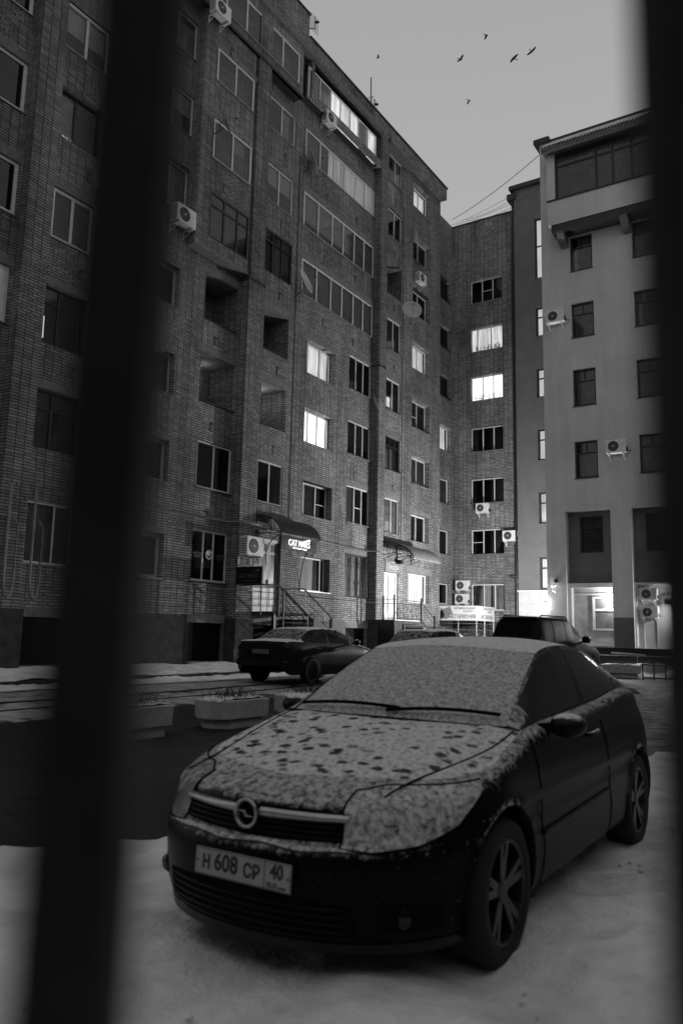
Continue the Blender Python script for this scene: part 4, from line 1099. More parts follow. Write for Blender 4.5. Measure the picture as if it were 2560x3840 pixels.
# ---- overhead wires across the gap
WI = [((-17.9, 38.55, 24.75), (-10.5, 32.4, 22.2)), ((-17.7, 38.55, 24.7), (-10.55, 32.8, 21.9)), ((-17.9, 38.6, 25.1), (-10.5, 31.85, 22.9)), ((-17.3, 38.6, 24.9), (-13.1, 35.4, 23.3)), ((-17.0, 38.6, 24.8), (-13.1, 35.4, 22.9))]
for i, (a, b) in enumerate(WI):
    a = Vector(a); b = Vector(b); pts = []
    for k in range(13):
        f = k/12; p = a.lerp(b, f); p.z -= 0.35*4*f*(1-f)*0.5; pts.append(p)
    mb = MB(); mb.tube(pts, 0.016 if i == 2 else 0.009, 5)
    o = mb.build('overhead_wire', M['black_metal']); tag(o, ['thin overhead wire, topmost against the sky', 'thin overhead wire, second from the top', 'thickest overhead wire between the far roofs', 'overhead wire to the stair block roof, upper one', 'overhead wire to the stair block roof, lower one'][i], 'wire', 'overhead wires between the roofs')

# ---- wall lamp at the corner of the pale building
L = empty('wall_lamp', (-10.5, 31.72, 2.85), label='small glaring wall lamp at the lower left corner of the pale building', cat='lamp')
b = MB(); b.lathe([(0.0, 0.07), (0.04, 0.06), (0.065, 0.02), (0.065, -0.02), (0.04, -0.06), (0.0, -0.07)], (-0.13, 0.0, 0.0), (0, 0, 1), (1, 0, 0), (0, 1, 0), 16); b.build('bulb', M['lamp_glow'], L, smooth=True)
b = MB(); b.tube([(-0.003, 0, 0.12), (-0.10, 0, 0.12), (-0.13, 0, 0.07)], 0.015, 6); b.build('arm', M['black_metal'], L)
def point(name, loc, e, rad, parent=None, spot=None, rot=None):
    d = bpy.data.lights.new(name, 'SPOT' if spot else 'POINT'); d.energy = e; d.shadow_soft_size = rad
    if spot: d.spot_size = radians(spot); d.spot_blend = 0.6
    o = bpy.data.objects.new(name, d); COL.objects.link(o); o.location = loc
    if rot: o.rotation_euler = rot
    if parent is not None: o.parent = parent
    return o
point('lamp_light', (-0.36, 0.13, 0.02), 3100, 0.08, L)
# second, hidden in the right recess
L2 = empty('recess_lamp', (-5.65, 31.95, 2.62), label='small lamp under the meter box in the right recess', cat='lamp')
b = MB(); b.box(-0.09, 0.09, -0.05, 0.05, 0.02, 0.06); b.build('housing', M['ac_dark'], L2)
b = MB(); b.box(-0.07, 0.07, -0.04, 0.04, 0.0, 0.018); b.build('diffuser', M['lamp_glow'], L2)
point('recess_light', (0, -0.12, -0.10), 70, 0.05, L2)
for i, (x, z_, e_) in enumerate(((-7.90, 3.0, 75), (-5.20, 3.05, 75))):
    l3 = empty('bulkhead_lamp', (x, YR+0.16, z_), label=['bulkhead lamp hidden on the pier beside the shopfront glazing', 'bulkhead lamp on the far pier of the right recess'][i], cat='lamp', group='bulkhead lamps on the pale building')
    b = MB(); b.box(-0.03, -0.002, -0.06, 0.06, -0.18, 0.18); b.build('housing', M['plaster_dark'], l3, bevel=0.008)
    b = MB(); b.box(-0.06, -0.031, -0.045, 0.045, -0.15, 0.15); b.build('diffuser', M['lit'], l3)
    point('bulkhead_light', (-0.14, -0.02, 0), e_, 0.08, l3)
# camera and old lamp bracket on the pale wall, small floodlight on the far brick wall
r = empty('security_camera', (-10.12, YR, 3.62), label='small white security camera with dangling cable on the pale wall', cat='camera')
b = MB(); b.box(-0.07, 0.07, -0.10, 0.0, 0.1, 0.25); b.build('junction_box', M['ac_dark'], r)
b = MB(); b.tube([(0.0, -0.05, 0.1), (0.0, -0.16, 0.02), (-0.10, -0.24, -0.06)], 0.045, 8); b.build('housing', M['ac_white'], r)
b = MB(); b.tube([(0, -0.03, 0.1), (-0.12, -0.04, -0.02), (-0.15, -0.04, -0.2), (-0.02, -0.04, -0.3), (0.03, -0.04, -0.18), (0.0, -0.03, -0.05)], 0.012, 5); b.build('cable', M['ac_dark'], r)
r = empty('floodlight', (-14.25, YB, 4.42), label='unlit floodlight on a short arm at the right end of the brick wall', cat='floodlight')
b = MB(); b.tube([(0.1, 0, -0.05), (0.0, -0.3, 0.05)], 0.02, 6); b.build('arm', M['ac_dark'], r)
b = MB(); b.box(-0.25, 0.0, -0.42, -0.28, 0.02, 0.16); b.build('head', M['ac_dark'], r, bevel=0.015)
b = MB(); b.box(0.0, 0.16, -0.1, 0.0, -0.16, -0.05); b.build('junction_box', M['ac_white'], r)

# ---- salon: lit sign, canopy, blade sign, entrance steps
CX = -16.02
C1 = empty('entrance_canopy', (-16.6, 22.2, 4.8), world=True, label='curved dark canopy over the nail salon door with snow on its ridges', cat='canopy')
prof = []
for k in range(11):
    f = k/10.0; a = f*pi/2
    prof.append((XL+0.01+(CX-0.04-XL)*(0.15*f+0.85*sin(a*0.98)), 5.50-0.66*(1-cos(a))))
rows = []
for i in range(61):
    y = 21.05+2.35*i/60; rows.append([(x, y, z+(0.012 if (i % 3) else -0.006)+0.006*sin(k*2.1)) for k, (x, z) in enumerate(prof)])
mb = MB(); mb.grid(rows); mb.build('roof_sheet', M['canopy'] if 'canopy' in M else M.setdefault('canopy', carpaint('canopy_sheet', 0.03, 0.26, 0.3, 0.98, 11, 0.02, gloss=0.5)), C1, solid=0.012)
for y in (21.05, 23.4):
    mb = MB(); mb.tube([(x, y, z-0.02) for x, z in prof], 0.018, 6); mb.tube([(XL+.01, y, 5.45), (XL+.01, y, 4.84), (CX, y, 4.82)], 0.016, 6)
    mb.tube([(XL+0.3, y, 4.84), (XL+0.3, y, 5.40)], 0.010, 5); mb.tube([(XL+0.65, y, 4.84), (XL+0.65, y, 5.22)], 0.010, 5)
    mb.build('side_truss', M['black_metal'], C1)
for y0, y1, zf in ((21.08, 21.65, 3.8), (23.3, 23.72, 3.05)):
    mb = MB(); pts = []
    for k in range(9):
        f = k/8; pts.append((CX+(XL+0.02-CX)*sin(f*pi/2), y0+(y1-y0)*f, 4.78+(zf-4.78)*(1-cos(f*pi/2))))
    mb.tube(pts, 0.017, 6); mb.build('curved_strut', M['black_metal'], C1)
S1 = empty('illuminated_sign', (CX+0.02, 22.0, 4.5), world=True, label='black fascia sign with glowing white letters CAT NAILS under the canopy', cat='sign')
mb = MB(); mb.box(CX-0.03, CX+0.05, 20.95, 23.05, 4.28, 4.72); mb.build('fascia', M['sign_black'], S1, bevel=0.006)
text_mesh('CAT NAILS', 0.30, 'glowing_letters', M['neon'], S1, facingX((CX+0.062, 21.98, 4.51)), 0.008, xs=0.86)
text_mesh('НОГТЕВАЯ СТУДИЯ', 0.07, 'glowing_small_letters', M['neon'], S1, facingX((CX+0.062, 22.02, 4.345)), 0.004, xs=1.2)
mb = MB(); mb.tube([(CX+0.07, 22.2, 4.63), (CX+0.07, 22.42, 4.665)], 0.012, 6); mb.tube([(CX+0.07, 22.42, 4.66), (CX+0.07, 22.58, 4.69)], 0.035, 8); mb.build('glowing_brush', M['neon'], S1)
point('sign_glow', (CX+0.30-(CX+0.02), 0.0, 0.0), 2.5, 0.15, S1)
S2 = empty('blade_sign', (-16.2, 19.62, 3.0), world=True, label='unlit black blade sign with grey letters CAT NAILS beside the salon door', cat='sign')
ysn = 19.62
mb = MB(); mb.box(-16.70, -15.63, ysn-0.045, ysn+0.035, 2.99, 3.54); mb.build('board', M['sign_black'], S2, bevel=0.01)
text_mesh('CAT NAILS', 0.19, 'letters', M['sign_grey'], S2, facingY((-16.19, ysn-0.05, 3.24)), 0.002, xs=0.80)
text_mesh('НОГТЕВАЯ СТУДИЯ', 0.055, 'small_letters', M['sign_grey'], S2, facingY((-16.15, ysn-0.05, 3.09)), 0.002, xs=0.95)
mb = MB(); mb.tube([(-15.98, ysn-0.05, 3.38), (-15.86, ysn-0.05, 3.41)], 0.006, 5); mb.box(-15.86, -15.74, ysn-0.055, ysn-0.047, 3.39, 3.45); mb.build('brush_emblem', M['sign_grey'], S2)
# small plates beside the door
for i, z in enumerate((3.68, 2.86)):
    r = empty('notice_plate', (XL+0.02, 20.82, z), label=['small black plate with pale emblem above the blade sign', 'small black plate with pale emblem below the blade sign'][i], cat='plate', group='plates beside the salon door')
    b = MB(); b.box(0, 0.02, -0.14, 0.14, -0.12, 0.12); b.build('board', M['sign_black'], r)
    b = MB(); b.lathe([(0.035, 0.0), (0.055, 0.0)], (0.024, 0.0, 0.0), (1, 0, 0), (0, 1, 0), (0, 0, 1.3), 18); b.build('emblem', M['sign_white'], r)
# the salon door
D1 = empty('salon_door', (XL-0.1, 21.75, 2.2), world=True, label='pale panelled door with glazed top behind the salon railing', cat='door')
def flb(n, mat, u0, u1, z0, z1, d0, d1, par):
    b = MB(); FL.box(b, u0, u1, z0, z1, d0, d1); return b.build(n, M[mat], par)
flb('frame', 'white_frame', 21.0, 22.48, 4.62, 4.72, -0.22, -0.08, D1)
flb('leaf', 'door', 21.02, 21.95, 2.2, 4.62, -0.2, -0.14, D1); flb('leaf', 'door', 21.98, 22.46, 2.2, 4.62, -0.2, -0.14, D1)
for (a, b_, c, d) in ((21.12, 21.5, 3.25, 4.2), (21.56, 21.86, 3.25, 4.2), (22.06, 22.38, 3.25, 4.2), (21.12, 21.86, 4.28, 4.55), (22.06, 22.38, 4.28, 4.55)): flb('glazing', 'sign_black', a, b_, c, d, -0.139, -0.135, D1)
for (a, b_) in ((21.14, 21.46), (21.52, 21.84), (22.06, 22.36)): flb('raised_panel', 'sign_white', a, b_, 2.35, 3.05, -0.139, -0.125, D1)
flb('handle', 'black_metal', 21.9, 21.94, 3.1, 3.3, -0.138, -0.09, D1)
# window sticker
r = empty('window_sticker', (XL+0.012, 18.72, 3.87), label='round white sticker with dark swoosh on the ground floor window', cat='sticker')
b = MB(); b.disc((0, 0, 0), (0, 1, 0), (0, 0, 1), 0.16, 28); b.build('disc', M['sign_white'], r)
b = MB(); b.poly([(0.004, -0.13, 0.04), (0.004, -0.02, -0.06), (0.004, 0.13, 0.06), (0.004, 0.11, -0.02), (0.004, -0.02, -0.13), (0.004, -0.13, -0.03)]); b.build('swoosh', M['sign_black'], r)
for ii, (yy_, tt) in enumerate(((18.2, 'ЖЕНСКИЙ\nМАСТЕР'), (19.3, 'МАНИКЮР\nПЕДИКЮР'))):
    o = text_mesh(tt, 0.10, 'window_lettering', M['sign_grey'], None, facingX((XL+0.004, yy_, 3.82)), 0.001, xs=0.8)
    tag(o, ['faint lettering on the left pane beside the round sticker', 'faint lettering on the right pane beside the round sticker'][ii], 'lettering')
# steps with platform and railing
T1 = empty('salon_stairs', (-16.5, 23, 0.6), world=True, label='dark metal landing and concrete stair going up to the nail salon', cat='stairs')
mb = MB(); mb.box(XL+0.04, -15.85, 20.5, 22.7, 2.05, 2.15); mb.build('landing', M['plinth'], T1)
for k in range(9):
    mb = MB(); z = 2.05-0.165*(k+1); y = 22.7+0.31*k; mb.box(XL+0.05, -15.9, y, y+0.33, z-0.02, z+0.06); mb.build('tread', M['plinth'], T1)
mb = MB(); mb.prism([(22.7, 2.0), (22.9, 2.0), (25.6, 0.45), (25.6, 0.35), (24.6, 0.35), (22.7, 1.5)], lambda p: (-15.86, p[0], p[1]), lambda p: (-15.76, p[0], p[1])); mb.build('stringer', M['concrete'], T1)
mb = MB(); mb.box(-16.0, -15.86, 24.0, 24.9, 0.3, 2.0); mb.build('side_wall', M['concrete'], T1)
for (x, y) in ((-15.9, 20.6), (-15.9, 22.6)):
    mb = MB(); mb.box(x-0.05, x+0.05, y-0.05, y+0.05, 0.2, 2.05); mb.build('support', M['black_metal'], T1)
Rl = empty('stair_railing', (-15.85, 22, 2.15), world=True, label='black railing along the outer edge of the salon stair', cat='railing')
xo = -15.82
mb = MB(); mb.tube([(XL+0.2, 19.95, 2.98), (-16.2, 19.72, 2.98), (xo, 19.9, 2.98), (xo, 20.7, 3.0), (xo, 20.95, 2.9), (xo, 23.2, 1.66), (xo, 24.6, 0.95)], 0.03, 8); mb.build('handrail', M['black_metal'], Rl)
for dz in (0.24, 0.46, 0.68):
    mb = MB(); mb.tube([(-16.3, 19.75, 2.98-dz), (xo, 19.9, 2.98-dz), (xo, 20.7, 3.0-dz), (xo, 20.9, 2.9-dz), (xo, 23.1, 1.7-dz*0.9)], 0.012, 6); mb.build('lower_rail', M['black_metal'], Rl)
for y, z0, z1 in ((19.8, 2.0, 2.98), (20.75, 1.9, 3.0), (21.0, 1.3, 2.9), (22.4, 1.2, 2.1), (23.6, 0.5, 1.45)):
    mb = MB(); mb.tube([(xo, y, z0), (xo, y, z1)], 0.022, 6); mb.build('post', M['black_metal'], Rl)
Rl2 = empty('wall_railing', (-16.6, 24, 2.15), world=True, label='black railing on the wall side of the salon stair', cat='railing')
xi = -16.6
def onr(y): return y
mb = MB(); mb.tube([(xi, 21.95, 2.98), (xi, 23.25, 3.04), (xi, 26.4, 1.35), (xi, 27.4, 0.9)], 0.03, 8); mb.build('handrail', M['black_metal'], Rl2)
for dz in (0.3, 0.52, 0.74):
    mb = MB(); mb.tube([(xi, 22.0, 2.98-dz), (xi, 23.2, 3.0-dz), (xi, 26.3, 1.4-dz)], 0.011, 6); mb.build('lower_rail', M['black_metal'], Rl2)
for y, z0, z1 in ((22.0, 2.1, 3.0), (23.3, 1.6, 3.02), (24.6, 1.1, 2.3), (26.3, 0.5, 1.42)):
    mb = MB(); mb.tube([(xi, y, z0), (xi, y, z1)], 0.022, 6); mb.build('post', M['black_metal'], Rl2)
r = empty('wall_spotlight', (XL+0.05, 24.25, 4.36), label='small round lamp over the ground floor window near the salon', cat='lamp')
b = MB(); b.tube([(0, 0, 0.02), (0.1, 0, 0)], 0.02, 6); b.build('arm', M['ac_dark'], r)
b = MB(); b.lathe([(0.0, 0.06), (0.05, 0.04), (0.06, 0.0), (0.04, -0.05), (0.0, -0.06)], (0.14, 0, 0), (0, 0, 1), (1, 0, 0), (0, 1, 0), 14); b.build('globe', M['sign_white'], r, smooth=True)

# ---- second entrance
D2 = empty('glazed_entrance_door', (XL-0.1, 30.6, 2.1), world=True, label='bright white glazed door behind the wrought iron railing', cat='door')
flb('lit_glass', 'lit', 30.0, 31.1, 2.35, 4.12, -0.12, -0.11, D2)
for (a, b_, c, d) in ((29.95, 30.05, 2.1, 4.2), (30.42, 30.50, 2.1, 4.1), (31.04, 31.16, 2.1, 4.2), (30.05, 31.04, 4.08, 4.2), (30.05, 31.04, 2.1, 2.38), (30.50, 31.04, 3.05, 3.12)): flb('frame', 'white_frame', a, b_, c, d, -0.11, -0.04, D2)
C2 = empty('wrought_iron_canopy', (-16.3, 31, 5), world=True, label='arched translucent canopy on black wrought iron brackets over the bright door', cat='canopy')
prof2 = []
for k in range(11):
    f = k/10.0; prof2.append((XL+0.01+1.55*sin(f*pi/2*0.98), 5.50-0.82*(1-cos(f*pi/2))))
rows = [[(x, 29.7+2.75*i/12, z) for x, z in prof2] for i in range(13)]
M['canopy_pale'] = simple('canopy_pale', 0.13, 0.35, 0, 5, 0.25)
mb = MB(); mb.grid(rows); mb.build('roof_sheet', M['canopy_pale'], C2, smooth=True, solid=0.01)
for y in (29.72, 31.05, 32.4):
    mb = MB(); mb.tube([(x, y, z-0.03) for x, z in prof2], 0.022, 6); mb.tube([(XL+.02, y, 5.46), (XL+.02, y, 4.74)], 0.022, 6)
    mb.tube([(XL+.02, y, 4.92), (XL+0.6, y, 5.0), (XL+1.2, y, 4.9), (XL+1.55, y, 4.70)], 0.016, 6)
    mb.tube([(XL+.02, y, 4.72), (XL+0.5, y, 4.9), (XL+1.0, y, 4.92)], 0.014, 6)
    for xx in (0.25, 0.55, 0.85, 1.1): mb.tube([(XL+xx, y, 4.95), (XL+xx, y, 5.44-0.35*xx*xx)], 0.011, 5)
    for xx, zz, rr in ((0.38, 5.14, 0.10), (0.72, 5.10, 0.085)):
        mb.tube([(XL+xx+rr*cos(a*pi/6)*(1-a/16), y, zz+rr*sin(a*pi/6)*(1-a/16)) for a in range(13)], 0.008, 5)
    mb.build('scroll_bracket', M['black_metal'], C2)
r = empty('door_banner', (XL+0.03, 30.62, 4.5), world=True, label='grey banner with pale handwriting above the bright glazed door', cat='banner')
b = MB(); b.box(XL+0.01, XL+0.03, 29.98, 31.22, 4.22, 4.72); b.build('panel', M['sign_mid'], r)
text_mesh('Пекарь', 0.36, 'script_letters', M['sign_white'], r, facingX((XL+0.034, 30.62, 4.45)), 0.002, xs=0.85, shear=0.35)
b = MB(); b.tube([(XL+0.036, 30.05+i*0.058, 4.27+0.03*sin(i*1.3)) for i in range(20)], 0.012, 5); b.build('flourish', M['sign_white'], r)
b = MB(); b.tube([(XL+0.036, 30.45+i*0.04, 4.66+0.02*sin(i*1.9)) for i in range(12)], 0.014, 5); b.build('flourish', M['sign_white'], r)
r = empty('door_camera', (XL+0.05, 31.0, 4.72), label='small black lamp box hanging below the iron canopy', cat='lamp')
b = MB(); b.box(0.05, 0.25, -0.1, 0.12, -0.1, 0.08); b.tube([(0, 0, 0.1), (0.14, 0, 0.08)], 0.015, 5); b.build('housing', M['sign_black'], r)
T2 = empty('entrance_platform', (-16.3, 30, 0.6), world=True, label='raised dark platform with snow in front of the bright glazed door', cat='platform')
mb = MB(); mb.box(XL+0.04, -15.85, 28.6, 31.3, 1.94, 2.08); mb.build('deck', M['plinth'], T2)
mb = MB(); mb.box(XL+0.2, -15.9, 28.65, 31.2, 2.08, 2.11); mb.build('deck_snow', M['snow_roof'], T2)
mb = MB(); mb.box(XL+0.04, -15.86, 28.62, 29.3, 0.3, 1.94); mb.build('dark_base', M['sign_black'], T2)
mb = MB(); mb.box(-16.0, -15.9, 29.5, 29.62, 0.3, 1.94); mb.box(-16.1, -15.8, 29.2, 31.6, 1.6, 1.68); mb.build('beam', M['black_metal'], T2)
for k in range(9):
    mb = MB(); z = 1.94-0.165*(k+1); y = 31.3+0.27*k; mb.box(XL+0.05, -15.9, y, y+0.29, z-0.02, z+0.05); mb.build('tread', M['concrete'], T2)
Rw = empty('wrought_iron_railing', (-15.9, 30, 2.1), world=True, label='wrought iron railing with scrolls in front of the bright door', cat='railing')
for (x, y, z1) in ((-16.35, 28.55, 3.02), (-15.85, 28.58, 3.05), (-15.85, 31.0, 3.02), (-15.85, 32.3, 2.3)):
    mb = MB(); mb.box(x-0.03, x+0.03, y-0.03, y+0.03, z1-1.05, z1); mb.lathe([(0, 0.08), (0.04, 0.05), (0.045, 0.02), (0.02, -0.02)], (x, y, z1), (0, 0, 1), (1, 0, 0), (0, 1, 0), 10); mb.build('post', M['black_metal'], Rw)
for z in (2.93, 2.76, 2.16):
    mb = MB(); mb.tube([(-16.35, 28.56, z), (-15.85, 28.58, z), (-15.85, 31.0, z)], 0.014, 5); mb.build('rail', M['black_metal'], Rw)
mb = MB(); mb.tube([(-15.85, 31.0, 2.93), (-15.85, 33.1, 1.75)], 0.018, 5); mb.tube([(-15.85, 31.0, 2.7), (-15.85, 33.0, 1.55)], 0.011, 5); mb.tube([(-15.85, 31.0, 2.15), (-15.85, 32.3, 1.4)], 0.018, 5); mb.build('rail', M['black_metal'], Rw)
for k in range(6):
    y = 28.8+k*0.4
    mb = MB(); mb.tube([(-15.85, y-0.15+0.3*0.5*(1-cos(a*pi/8)), 2.18+0.30*sin(a*pi/8)) for a in range(9)], 0.009, 5)
    mb.tube([(-15.85, y+0.12, 2.5), (-15.85, y+0.04, 2.6), (-15.85, y, 2.74)], 0.009, 5); mb.tube([(-15.85, y+0.12, 2.5), (-15.85, y+0.2, 2.6), (-15.85, y+0.22, 2.74)], 0.009, 5)
    mb.lathe([(0.045, 0), (0.055, 0)], (-15.85, y, 2.845), (1, 0, 0), (0, 1, 0), (0, 0, 1.5), 12); mb.build('scroll', M['black_metal'], Rw)

# ---- music salon box sign over the basement stair
MS = empty('music_salon_sign', (-16.2, 36.5, 2.6), world=True, label='white box sign with dark Cyrillic letters of the music salon', cat='sign')
mb = MB(); mb.box(-17.5, -15.22, 35.6, 37.8, 2.25, 2.96); mb.build('box', M['sign_white'], MS, bevel=0.015)
text_mesh('МУЗЫКАЛЬНЫЙ', 0.155, 'upper_letters', M['sign_print'], MS, facingY((-15.85, 35.594, 2.83)), 0.002, xs=0.88)
text_mesh('САЛОН', 0.155, 'upper_letters', M['sign_print'], MS, facingY((-15.68, 35.594, 2.68)), 0.002, xs=0.95)
text_mesh('ФИСГАРМОНИЯ', 0.29, 'large_letters', M['sign_print'], MS, facingY((-16.03, 35.594, 2.43)), 0.002, xs=0.66)
b = MB(); b.poly([(-17.05, 35.594, 2.78), (-16.62, 35.594, 2.94), (-16.48, 35.594, 2.55), (-16.8, 35.594, 2.5), (-16.78, 35.594, 2.3), (-17.08, 35.594, 2.36)]); b.build('grand_piano_lid', M['sign_mid'], MS)
b = MB(); pts = [(-17.14, 2.28), (-17.16, 2.5), (-17.15, 2.72), (-17.11, 2.74), (-17.12, 2.8), (-17.09, 2.85), (-17.06, 2.8), (-17.07, 2.74), (-16.98, 2.66), (-16.93, 2.52), (-16.96, 2.4), (-17.02, 2.38), (-17.03, 2.28), (-17.06, 2.38), (-17.1, 2.28)]
b.poly([(x, 35.590, z) for x, z in pts]); b.build('musician_silhouette', M['sign_black'], MS)
text_mesh('МУЗЫКАЛЬНЫЙ', 0.155, 'side_letters', M['sign_mid'], MS, facingX((-15.214, 37.0, 2.83)), 0.002, xs=0.9)
text_mesh('САЛОН', 0.155, 'side_letters', M['sign_mid'], MS, facingX((-15.214, 37.15, 2.68)), 0.002, xs=0.95)
text_mesh('ФИСГАРМОНИЯ', 0.29, 'side_letters', M['sign_mid'], MS, facingX((-15.214, 36.8, 2.42)), 0.002, xs=0.62)
b = MB(); b.poly([(-15.214, 35.75, 2.78), (-15.214, 36.15, 2.92), (-15.214, 36.3, 2.55), (-15.214, 36.0, 2.3), (-15.214, 35.75, 2.4)]); b.build('side_piano_lid', M['plaster_light'], MS)
GR = empty('basement_railing', (-15.3, 36.5, 1.2), world=True, label='wrought iron railing round the basement stair below the music sign', cat='railing')
for (x, y) in ((-16.2, 35.62), (-15.25, 35.62), (-15.25, 36.6), (-15.25, 37.75)):
    mb = MB(); mb.tube([(x, y, 0.4), (x, y, 2.25)], 0.02, 6); mb.build('post', M['grey_metal'], GR)
for z in (2.1, 1.8, 1.1):
    mb = MB(); mb.tube([(-17.1, 35.62, z), (-15.25, 35.62, z), (-15.25, 37.75, z)], 0.012, 5); mb.build('rail', M['grey_metal'], GR)
for k in range(7):
    p = (-17.0+k*0.3, 35.62) if k < 5 else (-15.25, 35.9+(k-5)*0.6)
    mb = MB(); mb.tube([((p[0]+0.13*cos(a*pi/8)) if k < 5 else p[0], p[1]+(0 if k < 5 else 0.22*cos(a*pi/8)), 1.15+0.5*sin(a*pi/8)) for a in range(9)], 0.01, 5); mb.build('arch_scroll', M['grey_metal'], GR)
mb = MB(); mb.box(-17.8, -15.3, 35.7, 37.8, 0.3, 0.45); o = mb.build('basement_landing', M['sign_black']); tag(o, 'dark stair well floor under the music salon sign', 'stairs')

# ---- planters (hexagonal concrete, relief lines)
def make_planter():
    r = empty('concrete_planter')
    W_, D_ = 0.66, 0.38
    hexo = lambda s, t=1.0: [(-W_*s, -D_*0.35*s), (-W_*s*0.72, -D_*s), (W_*s*0.72, -D_*s), (W_*s, -D_*0.35*s), (W_*s, D_*0.35*s), (W_*s*0.72, D_*s), (-W_*s*0.72, D_*s), (-W_*s, D_*0.35*s)]
    b = MB(); b.prism(hexo(0.96), lambda p: (p[0], p[1], 0.12), lambda p: (p[0]*1.03, p[1]*1.03, 0.40)); b.build('bowl', M['planter'], r, bevel=0.008)
    b = MB(); b.prism(hexo(0.80), lambda p: (p[0], p[1], -0.03), lambda p: (p[0], p[1], 0.12)); b.build('foot', M['planter'], r, bevel=0.006)
    b = MB()
    for s in (-1, 1):
        for k in range(3):
            x0 = -0.2+k*0.07; b.tube([(x0, s*(D_*0.935), 0.16), (x0+0.2, s*(D_*0.985), 0.38)], 0.006, 4)
    b.build('relief_lines', M['plinth'], r)
    rows = []
    for i in range(12):
        rr = []
        for j in range(12):
            x = -W_*0.9+W_*1.8*i/11; y = (-D_+2*D_*j/11)*(1-0.25*abs(x)/W_)*0.92
            rr.append((x, y*0.95, 0.385+0.045*mn.noise(Vector((x*6, y*6, 1)))+0.04*(1-(x/W_)**2)))
        rows.append(rr)
    b = MB(); b.grid(rows); b.build('snow_fill', M['snow'], r, smooth=True)
    b = MB()
    for k in range(170):
        x = random.gauss(0.0, .22); y = random.uniform(-.24, .24); h = random.uniform(.06, .22)
        b.tube([(x, y, 0.36), (x+random.uniform(-.03, .03), y+random.uniform(-.03, .03), 0.36+h*0.6), (x+random.uniform(-.06, .06), y+random.uniform(-.06, .06), 0.36+h)], 0.004, 3)
    b.build('dry_stems', M['twig'], r)['kind'] = 'stuff'
    return r
M['planter'] = simple('planter', 0.42, 0.9, 0, 9, 0.2, 0.4, 0.2)
pl0 = make_planter()
PLS = [(-8.45, 9.95, 88, 'hexagonal concrete planter with dry stems, nearest beside the snowy car'),
       (-8.6, 7.95, 90, 'hexagonal planter half hidden by the left fence bar'),
       (-8.2, 11.65, 92, 'planter just behind the one with dry stems'),
       (-7.95, 13.5, 90, 'planter next to the side mirror of the snowy car'),
       (-6.85, 28.4, 8, 'left planter of the row before the far right railing'),
       (-6.1, 29.6, 5, 'right planter of the row before the far right railing')]
for i, (x, y, a, lab) in enumerate(PLS):
    o = pl0 if i == 0 else copy_tree(pl0)
    o.matrix_basis = Matrix.Translation((x, y, gh(x, y)+0.02)) @ Matrix.Rotation(radians(a), 4, 'Z')
    tag(o, lab, 'planter', 'concrete planters along the parking bay')
# dark retaining wall and low railing on the right
mb = MB(); mb.box(-8.2, 3, 30.4, 30.65, 0.1, 1.14); mb.box(-8.25, 3, 30.35, 30.7, 1.14, 1.19)
o = mb.build('retaining_wall', M['sign_black']); tag(o, 'long black low wall before the pale building', 'low wall')
mb = MB(); mb.tube([(-8.2, 30.2, 0.92), (-3, 30.2, 0.92), (3, 30.2, 0.92)], 0.02, 6); mb.tube([(-7.6, 30.15, 1.02), (-6.4, 30.12, 0.96)], 0.03, 6)
for k in range(8): mb.tube([(-8.2+k*1.5, 30.2, 0.2), (-8.2+k*1.5, 30.2, 0.92)], 0.018, 6)
o = mb.build('pipe_rail', M['grey_metal']); tag(o, 'thin metal handrail running in front of the black low wall', 'handrail')
r = empty('low_fence', (-5, 27.5, 0.2), world=True, label='low black metal fence section with snow behind it, far right', cat='fence')
mb = MB(); mb.tube([(-5.95, 27.5, 0.70), (-2.4, 27.5, 0.70)], 0.025, 6); mb.tube([(-5.95, 27.5, 0.28), (-2.4, 27.5, 0.28)], 0.025, 6); mb.build('rail', M['black_metal'], r)
for k in range(11):
    mb = MB(); mb.box(-5.97+k*0.355, -5.93+k*0.355, 27.48, 27.52, 0.15, 0.72); mb.build('post', M['black_metal'], r)
rows = []
for i in range(50):
    x = -8.4+i*0.15; rows.append([(x, 28.6+j*0.22, 0.2+max(0, 0.42*sin(pi*j/8.0))*(0.7+0.5*nz(x, j*.3, 1.1, 3))+0.05*nz(x, j*.3, 4)) for j in range(9)])
mb = MB(); mb.grid(rows); o = mb.build('snow_bank', M['snow_roof'], smooth=True); tag(o, kind='structure')

